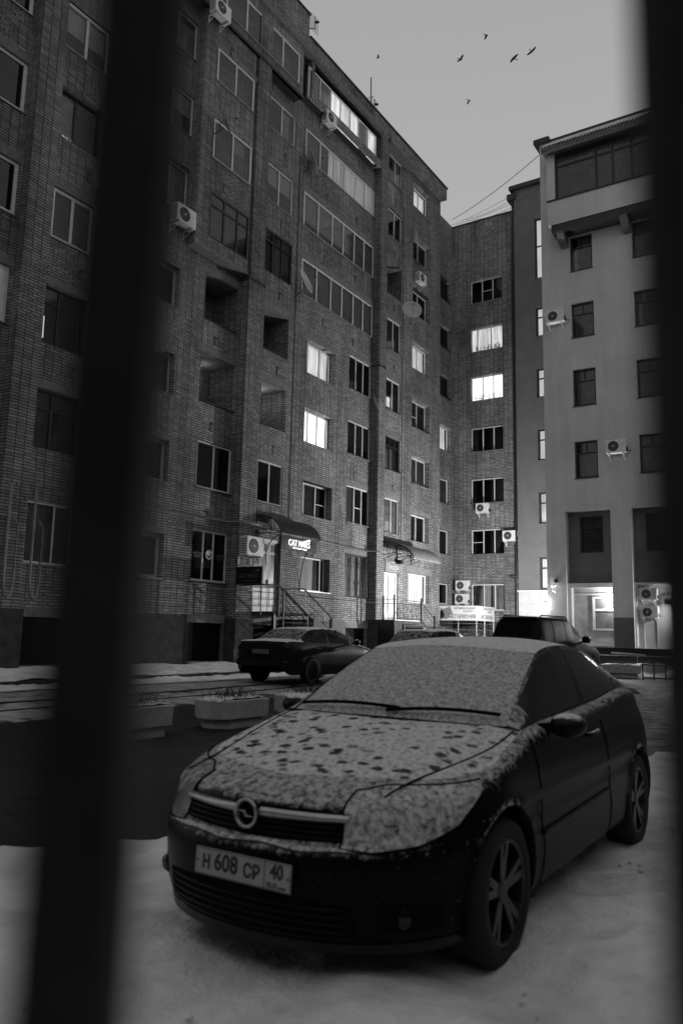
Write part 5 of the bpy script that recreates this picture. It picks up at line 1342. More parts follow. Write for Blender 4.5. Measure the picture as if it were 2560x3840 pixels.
# ---- birds
def bird(loc, rz, roll, wl, wr_, s, label, pitch=0.0):
    """one continuous body with wings; wl, wr_ wing angles"""
    v = MB()
    prof = [(-0.24, 0.005, 0.03), (-0.14, 0.02, 0.035), (-0.05, 0.045, 0.045), (0.05, 0.05, 0.05), (0.12, 0.035, 0.04), (0.17, 0.03, 0.032), (0.20, 0.012, 0.014), (0.235, 0.002, 0.003)]
    rows = [[(x, ry*cos(a*pi/4), rz_*sin(a*pi/4)) for a in range(8)] for x, ry, rz_ in prof]
    v.grid(rows, True)
    for sg, an in ((1, wl), (-1, wr_)):
        pts = [((0.10, 0.03), (-0.07, 0.03)), ((0.13, 0.18), (-0.07, 0.17)), ((0.09, 0.33), (-0.06, 0.31)), ((0.0, 0.46), (-0.06, 0.45))]
        up = []; dn = []
        for (fx, fy), (bx, by) in pts:
            k = fy/0.46; z = sin(an)*fy*(1.0 if k < 0.5 else 0.9); c = cos(an)
            up.append([(fx, sg*fy*c, z+0.008), (bx, sg*by*c, z+0.004)]); dn.append([(fx, sg*fy*c, z-0.006), (bx, sg*by*c, z-0.002)])
        v.grid(up); v.grid(dn)
        v.grid([[a[0], b[0]] for a, b in zip(up, dn)]); v.grid([[a[1], b[1]] for a, b in zip(up, dn)])
    v.poly([(-0.2, -0.02, 0), (-0.32, -0.055, 0), (-0.33, 0.055, 0), (-0.2, 0.02, 0)])
    o = v.build('bird', M['bird'])
    o.matrix_basis = Matrix.Translation(loc) @ Matrix.Rotation(rz, 4, 'Z') @ Matrix.Rotation(roll, 4, 'X') @ Matrix.Rotation(pitch, 4, 'Y') @ Matrix.Scale(s*0.70, 4)
    tag(o, label, 'bird', 'birds over the roofs')
H0 = 1.475
bird((-24.0, 40.2, 37.6+H0), radians(20), radians(40), 0.9, -0.3, 0.8, 'leftmost and smallest dark bird in flight')
bird((-19.3, 42.8, 37.3+H0), radians(60), radians(-10), 0.35, 0.2, 1.1, 'bird gliding with slightly raised wings, second from the left')
bird((-17.5, 42.8, 38.3+H0), radians(50), radians(10), -1.0, -0.9, 0.95, 'highest bird, wings pressed down')
bird((-19.4, 44.4, 35.4+H0), radians(60), radians(-12), -0.5, -0.9, 0.9, 'lowest bird, wings arched downward')
bird((-16.2, 44.3, 37.1+H0), radians(-120), radians(5), 0.02, 0.05, 1.25, 'bird with widest flat spread wings')
bird((-15.1, 44.5, 37.3+H0), radians(75), radians(-22), 0.15, -0.05, 1.15, 'rightmost bird, tilted to the right')

# ---- iron fence the camera looks through: square bars 20 mm, about 15 cm apart
fx, fy = -0.544147, 0.838990   # horizontal view direction
rx, ry = 0.838990, 0.544147
FEN = empty('iron_fence', (fx*0.2, fy*0.2, 0.0), world=True, label='black iron fence right before the camera, seen as two blurred bars', cat='fence')
ang = math.atan2(ry, rx)
def fbar(l, dist, tilt=0.0):
    b = MB(); b.box(-0.0112, 0.0112, -0.0098, 0.0098, 0.12, 2.35)
    b.v = [(x+tilt*(z-1.5), y, z) for x, y, z in b.v]
    c, s_ = cos(ang), sin(ang); ox = fx*dist+rx*l; oy = fy*dist+ry*l
    b.v = [(ox+c*x-s_*y, oy+s_*x+c*y, z) for x, y, z in b.v]
    return b.build('bar', M['fence_paint'], FEN)
for k in range(-7, 9):
    fbar(-0.0596+k*0.152+(0.0012 if k else 0), 0.20, 0.009 if k == 0 else 0.0)
for z in (0.28, 2.2):
    b = MB(); b.box(-1.3, 1.3, -0.0097, 0.0097, z-0.02, z+0.02); c, s_ = cos(ang), sin(ang)
    b.v = [(fx*0.2+c*x-s_*y, fy*0.2+s_*x+c*y, zz) for x, y, zz in b.v]; b.build('rail', M['fence_paint'], FEN)

# ================================================================== the snowed-in hatchback in front
def lut(tab):
    tab = sorted(tab)
    def f(x):
        if x <= tab[0][0]: return tab[0][1]
        if x >= tab[-1][0]: return tab[-1][1]
        for (a, b), (c, d) in zip(tab[:-1], tab[1:]):
            if a <= x <= c:
                t = (x-a)/(c-a); return b+(d-b)*t
    return f
def cr(tab):
    """smooth (Catmull-Rom) lookup"""
    tab = sorted(tab); X = [p[0] for p in tab]; Y = [p[1] for p in tab]; n = len(X)
    m = []
    for i in range(n):
        a = max(0, i-1); b = min(n-1, i+1); m.append((Y[b]-Y[a])/(X[b]-X[a]))
    def f(x):
        if x <= X[0]: return Y[0]
        if x >= X[-1]: return Y[-1]
        for i in range(n-1):
            if x <= X[i+1]:
                h = X[i+1]-X[i]; t = (x-X[i])/h
                return (2*t**3-3*t*t+1)*Y[i]+(t**3-2*t*t+t)*h*m[i]+(-2*t**3+3*t*t)*Y[i+1]+(t**3-t*t)*h*m[i+1]
    return f
XC, XR = -0.05, -2.75
NP = 2.35
Wz = cr([(0.10, .79), (.2, .835), (.3, .858), (.45, .872), (.6, .876), (.72, .870), (.8, .858), (.88, .838), (.95, .815), (1.02, .80), (1.1, .79)])
Xf = cr([(0.10, .70), (.16, .79), (.22, .835), (.3, .855), (.4, .868), (.50, .868), (.545, .858), (.565, .835), (.59, .800), (.64, .790), (.70, .800), (.735, .775), (.80, .62), (.9, .45)])
Xb = cr([(0.10, .50), (.25, .60), (.5, .66), (.7, .64), (.9, .60), (1.05, .52), (1.15, .45)])
zc = cr([(-.52, .992), (-.38, .975), (-.2, .948), (0, .915), (.2, .876), (.4, .835), (.55, .803), (.66, .774), (.74, .747), (.80, .715)])
ze = cr([(-.52, .967), (-.38, .937), (-.2, .892), (0, .845), (.15, .812), (.3, .782), (.45, .752), (.6, .728), (.8, .708)])
zbelt = cr([(-3.45, .98), (-3.1, 1.06), (-2.6, 1.085), (-2.0, 1.04), (-1.3, 1.005), (-.76, .985), (-.5, .965)])
def htop(x, y):
    if x < -0.5: return zbelt(x)
    k = min(1.0, abs(y)/0.79); return zc(x)-(zc(x)-ze(x))*k**2.4
def plan_pt(sec, p, z, inset=0.0):
    """sec 'f' front corner (p = 0..1 centre to side), 's' side (p = x), 'r' rear corner"""
    if sec == 'f':
        ph = p*pi/2; lean = 1-0.075*sin(min(pi, ph*2.0))*sstep(.56, .80, z)
        W = (Wz(z)-inset); Lx = (Xf(z)-XC-inset*1.1)
        k = 2/NP
        return (XC+Lx*lean*max(0, cos(ph))**k, W*(1-(1-lean)*0.7)*sin(ph)**k)
    if sec == 's': return (p, Wz(z)-inset)
    ph = p*pi/2; W = Wz(z)-inset; Lx = Xb(z)-inset; k = 2/2.8
    return (XR-Lx*max(0, sin(ph))**k, W*max(0, cos(ph))**k)
secs = [('f', i/44.0) for i in range(45)] + [('s', XC-(XC-XR)*i/90.0) for i in range(1, 90)] + [('r', i/14.0) for i in range(15)]
def ztop_for(sec, p):
    z = 0.8
    for _ in range(6):
        x, y = plan_pt(sec, p, z, 0.05); z = htop(x, y) if x > -0.5 else zbelt(x)
    return z
def zbot_for(sec, p):
    if sec == 'f': return 0.145+0.03*p
    if sec == 's': return 0.175
    return 0.20
NV = 30
shell = []
for sec, p in secs:
    zt = ztop_for(sec, p); zb = zbot_for(sec, p); col = []
    for j in range(NV+1):
        z = zb+(zt-zb)*(j/NV)
        t = max(0.0, 1-(zt-z)/0.075); ins = 0.052*(1-sqrt(max(0, 1-t*t)))
        if j == NV: ins = 0.052
        # lower edge tucks under
        tb = max(0.0, 1-(z-zb)/0.06); ins += 0.035*tb*tb
        # crease along the doors
        if sec == 's': ins += 0.012*math.exp(-((z-0.60)/0.03)**2)-0.006*math.exp(-((z-0.66)/0.03)**2)
        x, y = plan_pt(sec, p, z, ins)
        col.append([x, y, z])
    shell.append(col)
ARCH = [(0.0, 0.315, 0.365), (-2.614, 0.315, 0.362)]
def mirror_faces(V, Fc):
    n = len(V); return V+[(x, -y, z) for x, y, z in V], Fc+[tuple(n+i for i in reversed(f)) for f in Fc]
OP = empty('parked_car', (-2.273, 3.626, 0.03), -pi/2, label='dark hatchback under thin snow, nearest the camera, plate H608CP 40', cat='car')
def ob(mb, name, mat, par=OP, mir=True, smooth=True, **k):
    if mir: mb.v, mb.f = mirror_faces([tuple(v) for v in mb.v], mb.f)
    return mb.build(name, M[mat], par, smooth=smooth, weld=k.pop('weld', True), **k)
# shell with wheel arches cut
Vv = []; idx = {}
for i, col in enumerate(shell):
    for j, pnt in enumerate(col):
        x, y, z = pnt
        if y > 0.5:
            for (cx, cz, R) in ARCH:
                d = math.hypot(x-cx, z-cz)
                if abs(d-R) < 0.022 and d > 1e-6:
                    x = cx+(x-cx)*R/d; z = cz+(z-cz)*R/d
                if d < R+0.06: y += 0.010*sstep(R+0.06, R, d)
        idx[(i, j)] = len(Vv); Vv.append((x, y, z))
mbs = MB(); mbs.v = Vv
for i in range(len(shell)-1):
    for j in range(NV):
        q = [idx[(i, j)], idx[(i+1, j)], idx[(i+1, j+1)], idx[(i, j+1)]]
        c = [sum(Vv[k][a] for k in q)/4 for a in range(3)]
        if c[1] > 0.5 and any(math.hypot(c[0]-cx, c[2]-cz) < R-0.004 for cx, cz, R in ARCH): continue
        mbs.f.append(tuple(q))
# arch inner wells and lips
for (cx, cz, R) in ARCH:
    rows = []
    for k in range(25):
        a = -0.35+(pi+0.7)*k/24
        xx = cx+R*cos(a); zz = cz+R*sin(a)
        if zz < 0.16: zz = 0.16
        yo = Wz(zz)+0.008
        if cx == 0.0 and xx > 0.0: yo = min(yo, 0.876*(1-(max(0, xx-XC)/0.86)**NP)**(1/NP)+0.012)
        rows.append([(xx, yo, zz), (cx+(R-0.012)*cos(a), yo-0.02, max(.16, cz+(R-0.012)*sin(a))), (cx+(R-0.012)*cos(a), yo-0.30, max(.16, cz+(R-0.012)*sin(a)))])
    mbs.grid(rows)
ob(mbs, 'body', 'body')
# dark inner floor so nothing shows through the arches
mb = MB(); mb.box(-3.2, 0.55, -0.55, 0.55, 0.17, 0.60); ob(mb, 'underbody', 'car_black', mir=False, smooth=False)
# hood
def cowl_x(y): return -0.385-0.16*(abs(y)/0.7)**2
rows = []
ring = []
for (sec, p), col in zip(secs, shell):
    if sec == 'f': ring.append(tuple(col[-1]))
YN = ring[-1][1]
NA = 26
for (x, y, z) in ring:
    yc = y/YN*0.765; xc_ = cowl_x(yc)
    if y > YN-1e-6: yc = 0.80-0.052+0.012; xc_ = -0.50
    r_ = []
    for a in range(NA+1):
        t = a/NA; xx = x+(xc_-x)*t; yy_ = y+(yc-y)*t
        zz = htop(xx, yy_)
        # raised swage on each side of the bonnet
        zz += 0.010*math.exp(-((abs(yy_)-(0.50+0.10*t))/0.05)**2)*sstep(0, .15, t)
        r_.append((xx, yy_, zz if a else z))
    rows.append(r_)
mb = MB(); mb.grid(rows); ob(mb, 'hood', 'hood')
# shut line of the bonnet: thin dark gap strip along its side and front
mb = MB(); pts = []
for k in range(26):
    t = k/25; xx = 0.60-1.06*t; yy_ = 0.56+0.17*sstep(0, 0.9, t); pts.append((xx, yy_, htop(xx, yy_)+0.004+0.010*math.exp(-((abs(yy_)-(0.50+0.10*min(1, (0.7-xx)/1.1)))/0.05)**2)))
for sg in (1, -1):
    mb = MB(); mb.tube([(x, sg*y, z-0.003) for x, y, z in pts], 0.005, 5); ob(mb, 'hood_gap', 'car_black', mir=False, weld=False)
# greenhouse curves
T = [(-.46, .690, .985), (-.62, .668, 1.073), (-.85, .640, 1.185), (-1.05, .612, 1.275), (-1.23, .585, 1.350), (-1.40, .583, 1.385), (-1.6, .585, 1.400), (-1.9, .583, 1.398), (-2.2, .577, 1.372), (-2.45, .568, 1.330), (-2.7, .557, 1.268), (-2.95, .545, 1.19), (-3.2, .56, 1.09), (-3.36, .60, 1.0)]
Ty = cr([(a, b) for a, b, c in T]); Tz = cr([(a, c) for a, b, c in T])
CZ = cr([(-.42, .985), (-.62, 1.098), (-.85, 1.232), (-1.05, 1.335), (-1.17, 1.388), (-1.35, 1.421), (-1.6, 1.441), (-1.9, 1.448), (-2.2, 1.432), (-2.45, 1.398), (-2.7, 1.343), (-2.95, 1.265), (-3.2, 1.14), (-3.40, 1.02)])
# windshield
rows = []
for i in range(19):
    t = i/18.0; r_ = []
    for k in range(13):
        b = k/12.0
        bx = -0.415-0.055*b*b; by = 0.688*b; bz = 0.985-0.005*b
        hx = -1.165-0.065*b*b; hy = 0.583*b; hz = 1.386-0.040*b*b
        r_.append((bx+(hx-bx)*t, by+(hy-by)*t, bz+(hz-bz)*t+0.035*sin(pi*t)*(1-0.5*b*b)))
    rows.append(r_)
mb = MB(); mb.grid(rows); ob(mb, 'windshield', 'windshield')
# roof
rows = []
for i in range(31):
    x = -1.165-(3.38-1.165)*i/30.0; r_ = []
    for k in range(13):
        b = k/12.0; xx = x-0.065*b*b*(1-i/30.0); e = Tz(xx); c = CZ(x)
        r_.append((xx, Ty(xx)*b, c-(c-e)*b**2.3))
    rows.append(r_)
mb = MB(); mb.grid(rows[:23]); ob(mb, 'roof', 'roofpaint')
mb = MB(); mb.grid(rows[22:]); ob(mb, 'rear_window', 'windshield')
# sides of the cabin
def side_pt(x, v):
    xb = x if x < -0.5 else -0.5
    bx, by, bz = (x if x <= -0.5 else x, 0.748+0.012*0, zbelt(min(x, -0.5)))
    by = Wz(bz)-0.052
    if x > XR: pass
    tx, ty, tz = x, Ty(x), Tz(x)
    k = sin(pi*v)*0.018
    return (x, by+(ty-by)*v+k, bz+(tz-bz)*v)
xsd = [-0.46-0.0*i for i in range(1)]
xs_ = [-0.46-(3.36-0.46)*i/58.0 for i in range(59)]
frame = MB(); glass = MB(); glass2 = MB()
VS = [0, .05, .10, .2, .35, .5, .65, .8, .87, .93, 1.0]
def inglass(x, v):
    if v < 0.05 or v > 0.90: return 0
    if -0.66 > x > -1.62: return 1 if v > 0.05 else 0
    if -1.70 > x > -2.52-0.0*v:
        lim = -2.56+0.55*max(0, v-0.35)**1.3
        return 2 if x > lim else 0
    return 0
for i in range(len(xs_)-1):
    for j in range(len(VS)-1):
        xa, xb_ = xs_[i], xs_[i+1]; va, vb = VS[j], VS[j+1]
        g = inglass((xa+xb_)/2, (va+vb)/2)
        (frame, glass, glass2)[g].quad(side_pt(xa, va), side_pt(xb_, va), side_pt(xb_, vb), side_pt(xa, vb))
ob(frame, 'cabin_frame', 'body'); 
for g_, n_ in ((glass, 'door_window'), (glass2, 'rear_side_window')):
    for sg in (1, -1):
        q_ = MB(); q_.v = [(x, sg*y, z) for x, y, z in g_.v]; q_.f = list(g_.f); ob(q_, n_, 'sidewindow', mir=False)
# cowl strip and wipers
mb = MB(); mb.grid([[(cowl_x(.7*b)-0.004-0.0*a, 0.70*b, htop(cowl_x(.7*b), .7*b)+0.003+0.012*a*0) if a == 0 else (-0.43-0.055*b*b, 0.69*b, 0.988) for b in [k/12 for k in range(13)]] for a in (0, 1)]); ob(mb, 'cowl', 'car_black')
def wiper(y0, y1, par):
    r = MB(); pts = []
    for k in range(17):
        y = y0+(y1-y0)*k/16; b = abs(y)/0.688; t = 0.035+0.035*k/16
        bx = -0.415-0.055*b*b; hx = -1.165-0.065*b*b
        pts.append((bx+(hx-bx)*t+0.012, y, 0.985+0.40*t+0.022+0.018*sin(pi*k/16)))
    r.tube(pts, 0.011, 6); return r.build('wiper', M['car_black'], par, smooth=True)
wiper(-0.64, 0.05, OP); wiper(-0.02, 0.64, OP)
# front: helpers that follow the nose surface
def nose(y, z, off=0.004):
    W = Wz(z); Lx = Xf(z)-XC; q = max(0.0, 1-(abs(y)/W)**NP)**(1/NP)
    ph = math.atan2((abs(y)/W)**(NP/2), q**(NP/2) if q > 0 else 0)
    lean = 1-0.075*sin(min(pi, ph*2.0))*sstep(.56, .80, z)
    return (XC+Lx*lean*q+off, y, z)
def npatch(mb, y0, y1, zf0, zf1, off=0.004, n=36, m=5):
    rows = []
    for j in range(m+1):
        r_ = []
        for i in range(n+1):
            y = y0+(y1-y0)*i/n; z = zf0(y)+(zf1(y)-zf0(y))*j/m; r_.append(nose(y, z, off))
        rows.append(r_)
    mb.grid(rows); return mb
c_ = lambda v: (lambda y: v)
mb = MB(); npatch(mb, -0.455, 0.455, lambda y: 0.580+0.012*(abs(y)/.45)**2, lambda y: 0.700-0.004*(abs(y)/.45)**3, 0.004); ob(mb, 'grille', 'car_black', mir=False)
mb = MB()
for zz in (0.600, 0.622, 0.644):
    mb.tube([nose(-0.43+0.86*k/24, zz, 0.008) for k in range(25)], 0.004, 4)
ob(mb, 'grille_slats', 'far_dark', mir=False, weld=False)
for sgn in (-1, 1):
    mb = MB(); ya, yb = sgn*0.062, sgn*0.452
    f0 = lambda y: 0.652+0.012*(abs(y)/.45); f1 = lambda y: 0.700-0.006*(abs(y)/.45)
    rows = []
    for (zz, oo) in ((0, 0.006), (0.15, 0.018), (0.5, 0.026), (0.85, 0.018), (1, 0.006)):
        rows.append([nose(ya+(yb-ya)*i/24, f0(ya+(yb-ya)*i/24)+(f1(ya+(yb-ya)*i/24)-f0(ya+(yb-ya)*i/24))*zz, oo) for i in range(25)])
    mb.grid(rows); ob(mb, 'chrome_bar', 'chrome', mir=False)
em = MB(); ex, ez = nose(0, 0.668)[0]+0.030, 0.668
em.lathe([(0.052, -0.02), (0.062, -0.006), (0.064, 0.004), (0.058, 0.010), (0.050, 0.004), (0.048, -0.02)], (ex, 0, ez), (1, 0, 0), (0, 1, 0), (0, 0, 1), 36)
emo = em.build('round_emblem', M['chrome'], OP, smooth=True)
em = MB(); em.poly([(ex+0.004, y, ez+z) for y, z in ((-0.052, 0.010), (0.006, 0.013), (-0.010, -0.002), (0.052, -0.010), (-0.006, -0.013), (0.010, 0.002))][::-1]); em.build('lightning_bolt', M['chrome'], emo, solid=0.006)
em = MB(); em.disc((ex-0.018, 0, ez), (0, 1, 0), (0, 0, 1), 0.052, 28); em.build('emblem_disc', M['car_black'], emo)
# bumper ledge snow roll
mb = MB(); rows = []
for i in range(61):
    y = -0.60+1.20*i/60; k = 1-0.55*(abs(y)/.6)**4
    zz = 0.566+0.010*nz(y, 0, 5); rr = 0.022*k*(1+0.35*nz(y, 1, 9))
    c = Vector(nose(y, zz, -0.004)); rows.append([tuple(c+Vector((rr*cos(a)*1.1, 0, rr*sin(a)*0.62-0.004))) for a in [-.8+3.0*q/7 for q in range(8)]])
mb.grid(rows); ob(mb, 'bumper_snow', 'bumper_dust' if 'bumper_dust' in M else M.setdefault('bumper_dust', carpaint('bumper_dust', 0.05, 0.72, -0.4, 0.5, 30, 0.06)) and 'bumper_dust', mir=False)
# lower air intake and fog lamp recesses
mb = MB(); npatch(mb, -0.50, 0.50, lambda y: 0.225+0.01*(abs(y)/.5)**2, lambda y: 0.385-0.03*(abs(y)/.5)**2, 0.003, m=8); ob(mb, 'lower_intake', 'car_black', mir=False)
mb = MB()
for zz in (0.255, 0.285, 0.315, 0.345): mb.tube([nose(-0.47+0.94*k/24, zz, 0.006) for k in range(25)], 0.004, 4)
ob(mb, 'intake_slats', 'far_dark', mir=False, weld=False)
for sgn in (-1, 1):
    mb = MB(); npatch(mb, sgn*0.58, sgn*0.76, lambda y: 0.255, lambda y: 0.375-0.25*abs(abs(y)-0.62), 0.004, 12, 6); o = ob(mb, 'fog_lamp_recess', 'car_black', mir=False)
    c = nose(sgn*0.655, 0.31, 0.006); mb = MB(); mb.lathe([(0.0, 0.012), (0.03, 0.008), (0.042, 0.0)], c, (1, 0, 0), (0, 1, 0), (0, 0, 1), 16); mb.build('fog_lamp', M['dark_glass'], o, smooth=True)
# spoiler lip
mb = MB(); rows = []
for i in range(61):
    y = -0.80+1.60*i/60; a = nose(y, 0.205, 0.004); b2 = nose(y, 0.165, 0.030); c2 = nose(y, 0.150, 0.0); rows.append([a, b2, c2])
mb.grid(rows); ob(mb, 'spoiler_lip', 'far_dark', mir=False)
# head lamps
for sgn in (-1, 1):
    rows = []
    for i in range(31):
        p = 0.285+(0.83-0.285)*i/30; r_ = []
        zt = ztop_for('f', p)
        low = lut([(0.28, .572), (.40, .560), (.55, .580), (.70, .640), (.80, .720), (.84, .765)])(p); up_ = zt-0.016-0.02*sstep(.40, .28, p)
        if up_ < low+0.004: up_ = low+0.004
        for j in range(13):
            z = low+(up_-low)*j/12
            t = max(0.0, 1-(zt-z)/0.075); ins = 0.052*(1-sqrt(max(0, 1-t*t)))
            bul = 0.007+0.010*sin(pi*i/30)*sin(pi*j/12)
            x, y = plan_pt('f', p, z, ins-bul)
            r_.append((x, sgn*y, z))
        rows.append(r_)
    mb = MB(); mb.grid(rows); hl = ob(mb, 'headlight', 'lens' if sgn > 0 else 'lens_clear', mir=False)
    for (ii, jj, rr_) in ((9, 7, 0.042), (17, 7, 0.036)):
        c = Vector(rows[ii][jj]); n_ = (Vector(rows[ii+1][jj])-Vector(rows[ii-1][jj])).cross(Vector(rows[ii][jj+1])-Vector(rows[ii][jj-1])).normalized(); n_ = n_ if n_.x > 0 else -n_
        a_ = n_.cross(Vector((0, 0, 1))).normalized(); b_ = n_.cross(a_); q_ = MB(); q_.lathe([(0.0, 0.006), (rr_*0.5, 0.004), (rr_*0.9, -0.002), (rr_, 0.001), (rr_*1.08, -0.004)], c, n_, a_, b_, 24); q_.build('reflector', M['chrome' if sgn < 0 else 'lens'], hl, smooth=True)
    mb = MB(); b0 = [r[0] for r in rows]; b1 = [r[-1] for r in rows]
    mb.tube([(x-0.004, y, z) for x, y, z in b0], 0.006, 6); mb.tube([(x-0.003, y, z+0.001) for x, y, z in b1], 0.005, 6); mb.tube([(x-0.003, y, z) for x, y, z in rows[0]], 0.006, 6)
    mb.build('lens_gap', M['car_black'], hl)
# licence plate
PX = nose(0, 0.452)[0]
pm = Matrix.Translation((PX+0.010, 0.03, 0.455)) @ Matrix.Rotation(radians(-3), 4, 'Y')
mb = MB(); mb.box(-0.006, 0.0, -0.26, 0.26, -0.056, 0.056); mb.v = [tuple(pm @ Vector(v)) for v in mb.v]
pl = mb.build('licence_plate', M['plate_white'], OP, bevel=0.003)
fm_ = pm @ frameM((0.001, 0, 0), (0, 1, 0), (0, 0, 1))
def ptxt(s, size, y, z, xs, name='plate_characters', off=0.0022):
    text_mesh(s, size, name, M['plate_ink'], pl, fm_ @ Matrix.Translation((y, z, 0)), 0.0008, xs=xs, offset=off)
ptxt('Н', 0.076, -0.195, -0.004, 0.85); ptxt('608', 0.098, -0.085, 0.004, 0.90); ptxt('СР', 0.076, 0.055, -0.004, 0.88); ptxt('40', 0.078, 0.187, 0.016, 0.85); ptxt('RUS', 0.030, 0.165, -0.037, 1.0, off=0.0)
mb = MB()
def prect(y0, y1, z0, z1): mb.poly([tuple(pm @ Vector((0.0015, a, b))) for a, b in ((y0, z0), (y1, z0), (y1, z1), (y0, z1))])
prect(0.122, 0.1255, -0.054, 0.054); prect(0.200, 0.235, -0.044, -0.036)
for a in (-0.247, 0.247):
    mb.disc(tuple(pm @ Vector((0.0016, a, 0))), (0, 1, 0), (0, 0, 1), 0.0055, 12)
for (y0, y1, z0, z1) in ((-.259, .259, .0505, .053), (-.259, .259, -.053, -.0505), (-.259, -.2565, -.053, .053), (.2565, .259, -.053, .053)): prect(y0, y1, z0, z1)
mb.build('plate_border', M['plate_ink'], pl)
# wheels
def make_wheel(par, x, y, z, sgn, R=0.318, w_=0.215, spokes=5, rim='rim'):
    wv = empty('wheel', (x, y, z)); wv.parent = par
    ax = (0, sgn, 0)
    t = MB(); t.lathe([(R*0.70, -w_/2), (R*0.86, -w_/2), (R*0.97, -w_*0.44), (R, -w_*0.30), (R, w_*0.30), (R*0.97, w_*0.44), (R*0.90, w_*0.5), (R*0.76, w_*0.49), (R*0.70, w_*0.44)], (0, 0, 0), ax, (1, 0, 0), (0, 0, 1), 48)
    t.build('tyre', M['tyre'], wv, smooth=True)
    r = MB(); r.lathe([(R*0.72, w_*0.45), (R*0.70, w_*0.47), (R*0.665, w_*0.44), (R*0.65, w_*0.2), (R*0.62, -w_*0.3)], (0, 0, 0), ax, (1, 0, 0), (0, 0, 1), 40)
    for k in range(spokes):
        a = 2*pi*k/spokes+0.3
        for s2 in (-1, 1):
            a2 = a+s2*0.16; a3 = a+s2*0.05
            p0 = Vector((cos(a3)*R*0.12, 0, sin(a3)*R*0.12)); p1 = Vector((cos(a2)*R*0.67, 0, sin(a2)*R*0.67))
            d = (p1-p0).normalized(); nrm = Vector((-d.z, 0, d.x)); hw = 0.016
            n = len(r.v)
            for (pp, ww, yy_) in ((p0, hw*1.3, w_*0.36), (p1, hw, w_*0.43)):
                for (s3, dy) in ((-1, 0), (1, 0), (1, -0.03), (-1, -0.03)):
                    q = pp+nrm*ww*s3; r.v.append((q.x, sgn*(yy_+dy), q.z))
            r.f += [tuple(n+i for i in f) for f in ((0, 1, 5, 4), (1, 2, 6, 5), (2, 3, 7, 6), (3, 0, 4, 7))]
    r.lathe([(0.0, w_*0.42), (R*0.10, w_*0.41), (R*0.17, w_*0.38), (R*0.18, w_*0.25)], (0, 0, 0), ax, (1, 0, 0), (0, 0, 1), 24)
    r.build('rim', M[rim], wv, smooth=False)
    b = MB(); b.lathe([(0.0, -0.0), (R*0.45, 0.0), (R*0.64, -w_*0.1), (R*0.66, -w_*0.4)], (0, 0, 0), ax, (1, 0, 0), (0, 0, 1), 24); b.build('brake_disc', M['car_black'], wv)
    return wv
for x in (0.0, -2.614):
    for sgn in (1, -1):
        make_wheel(OP, x, sgn*0.765, 0.300, sgn)
# mirrors
for sgn in (1, -1):
    mb = MB(); c = Vector((-0.80, sgn*0.915, 0.975)); rows = []
    for i in range(9):
        ph = -pi/2+pi*i/8; rows.append([(c.x+0.095*sin(ph), c.y+0.100*max(0.04, cos(ph))**0.7*cos(a*pi/7), c.z+0.068*max(0.04, cos(ph))**0.7*sin(a*pi/7)) for a in range(14)])
    mb.grid(rows, True); mo = mb.build('side_mirror', M['roofpaint'], OP, smooth=True)
    mb = MB(); mb.tube([(-0.72, sgn*0.74, .95), (-0.78, sgn*0.84, .96)], 0.030, 8); mb.build('mirror_foot', M['car_black'], mo)
# door handle, door gaps, side moulding
for sgn in (1, -1):
    mb = MB(); yy_ = sgn*(Wz(.86)+0.012); mb.tube([(-1.40, yy_-sgn*0.012, .865), (-1.43, yy_+sgn*.012, .87), (-1.58, yy_+sgn*.012, .875), (-1.61, yy_-sgn*0.012, .875)], 0.013, 6); mb.build('door_handle', M['roofpaint'], OP, smooth=True)
    for xg in (-0.46, -1.78):
        mb = MB(); mb.tube([(xg-(0.06 if k < 3 else 0), sgn*(Wz(z)+0.0015), z) for k, z in enumerate((.20, .3, .4, .5, .6, .7, .8, .88, .93))], 0.004, 4); mb.build('door_gap', M['car_black'], OP)
    mb = MB(); mb.tube([(-0.48-1.25*k/12, sgn*(Wz(.47)+0.006), .47+0.03*k/12) for k in range(13)], 0.014, 6); mb.build('side_moulding', M['far_dark'], OP)
mb = MB(); mb.tube([(-2.35, 0, 1.42), (-2.45, 0, 1.46), (-2.5, 0, 1.50)], 0.01, 5); mb.build('aerial', M['car_black'], OP)

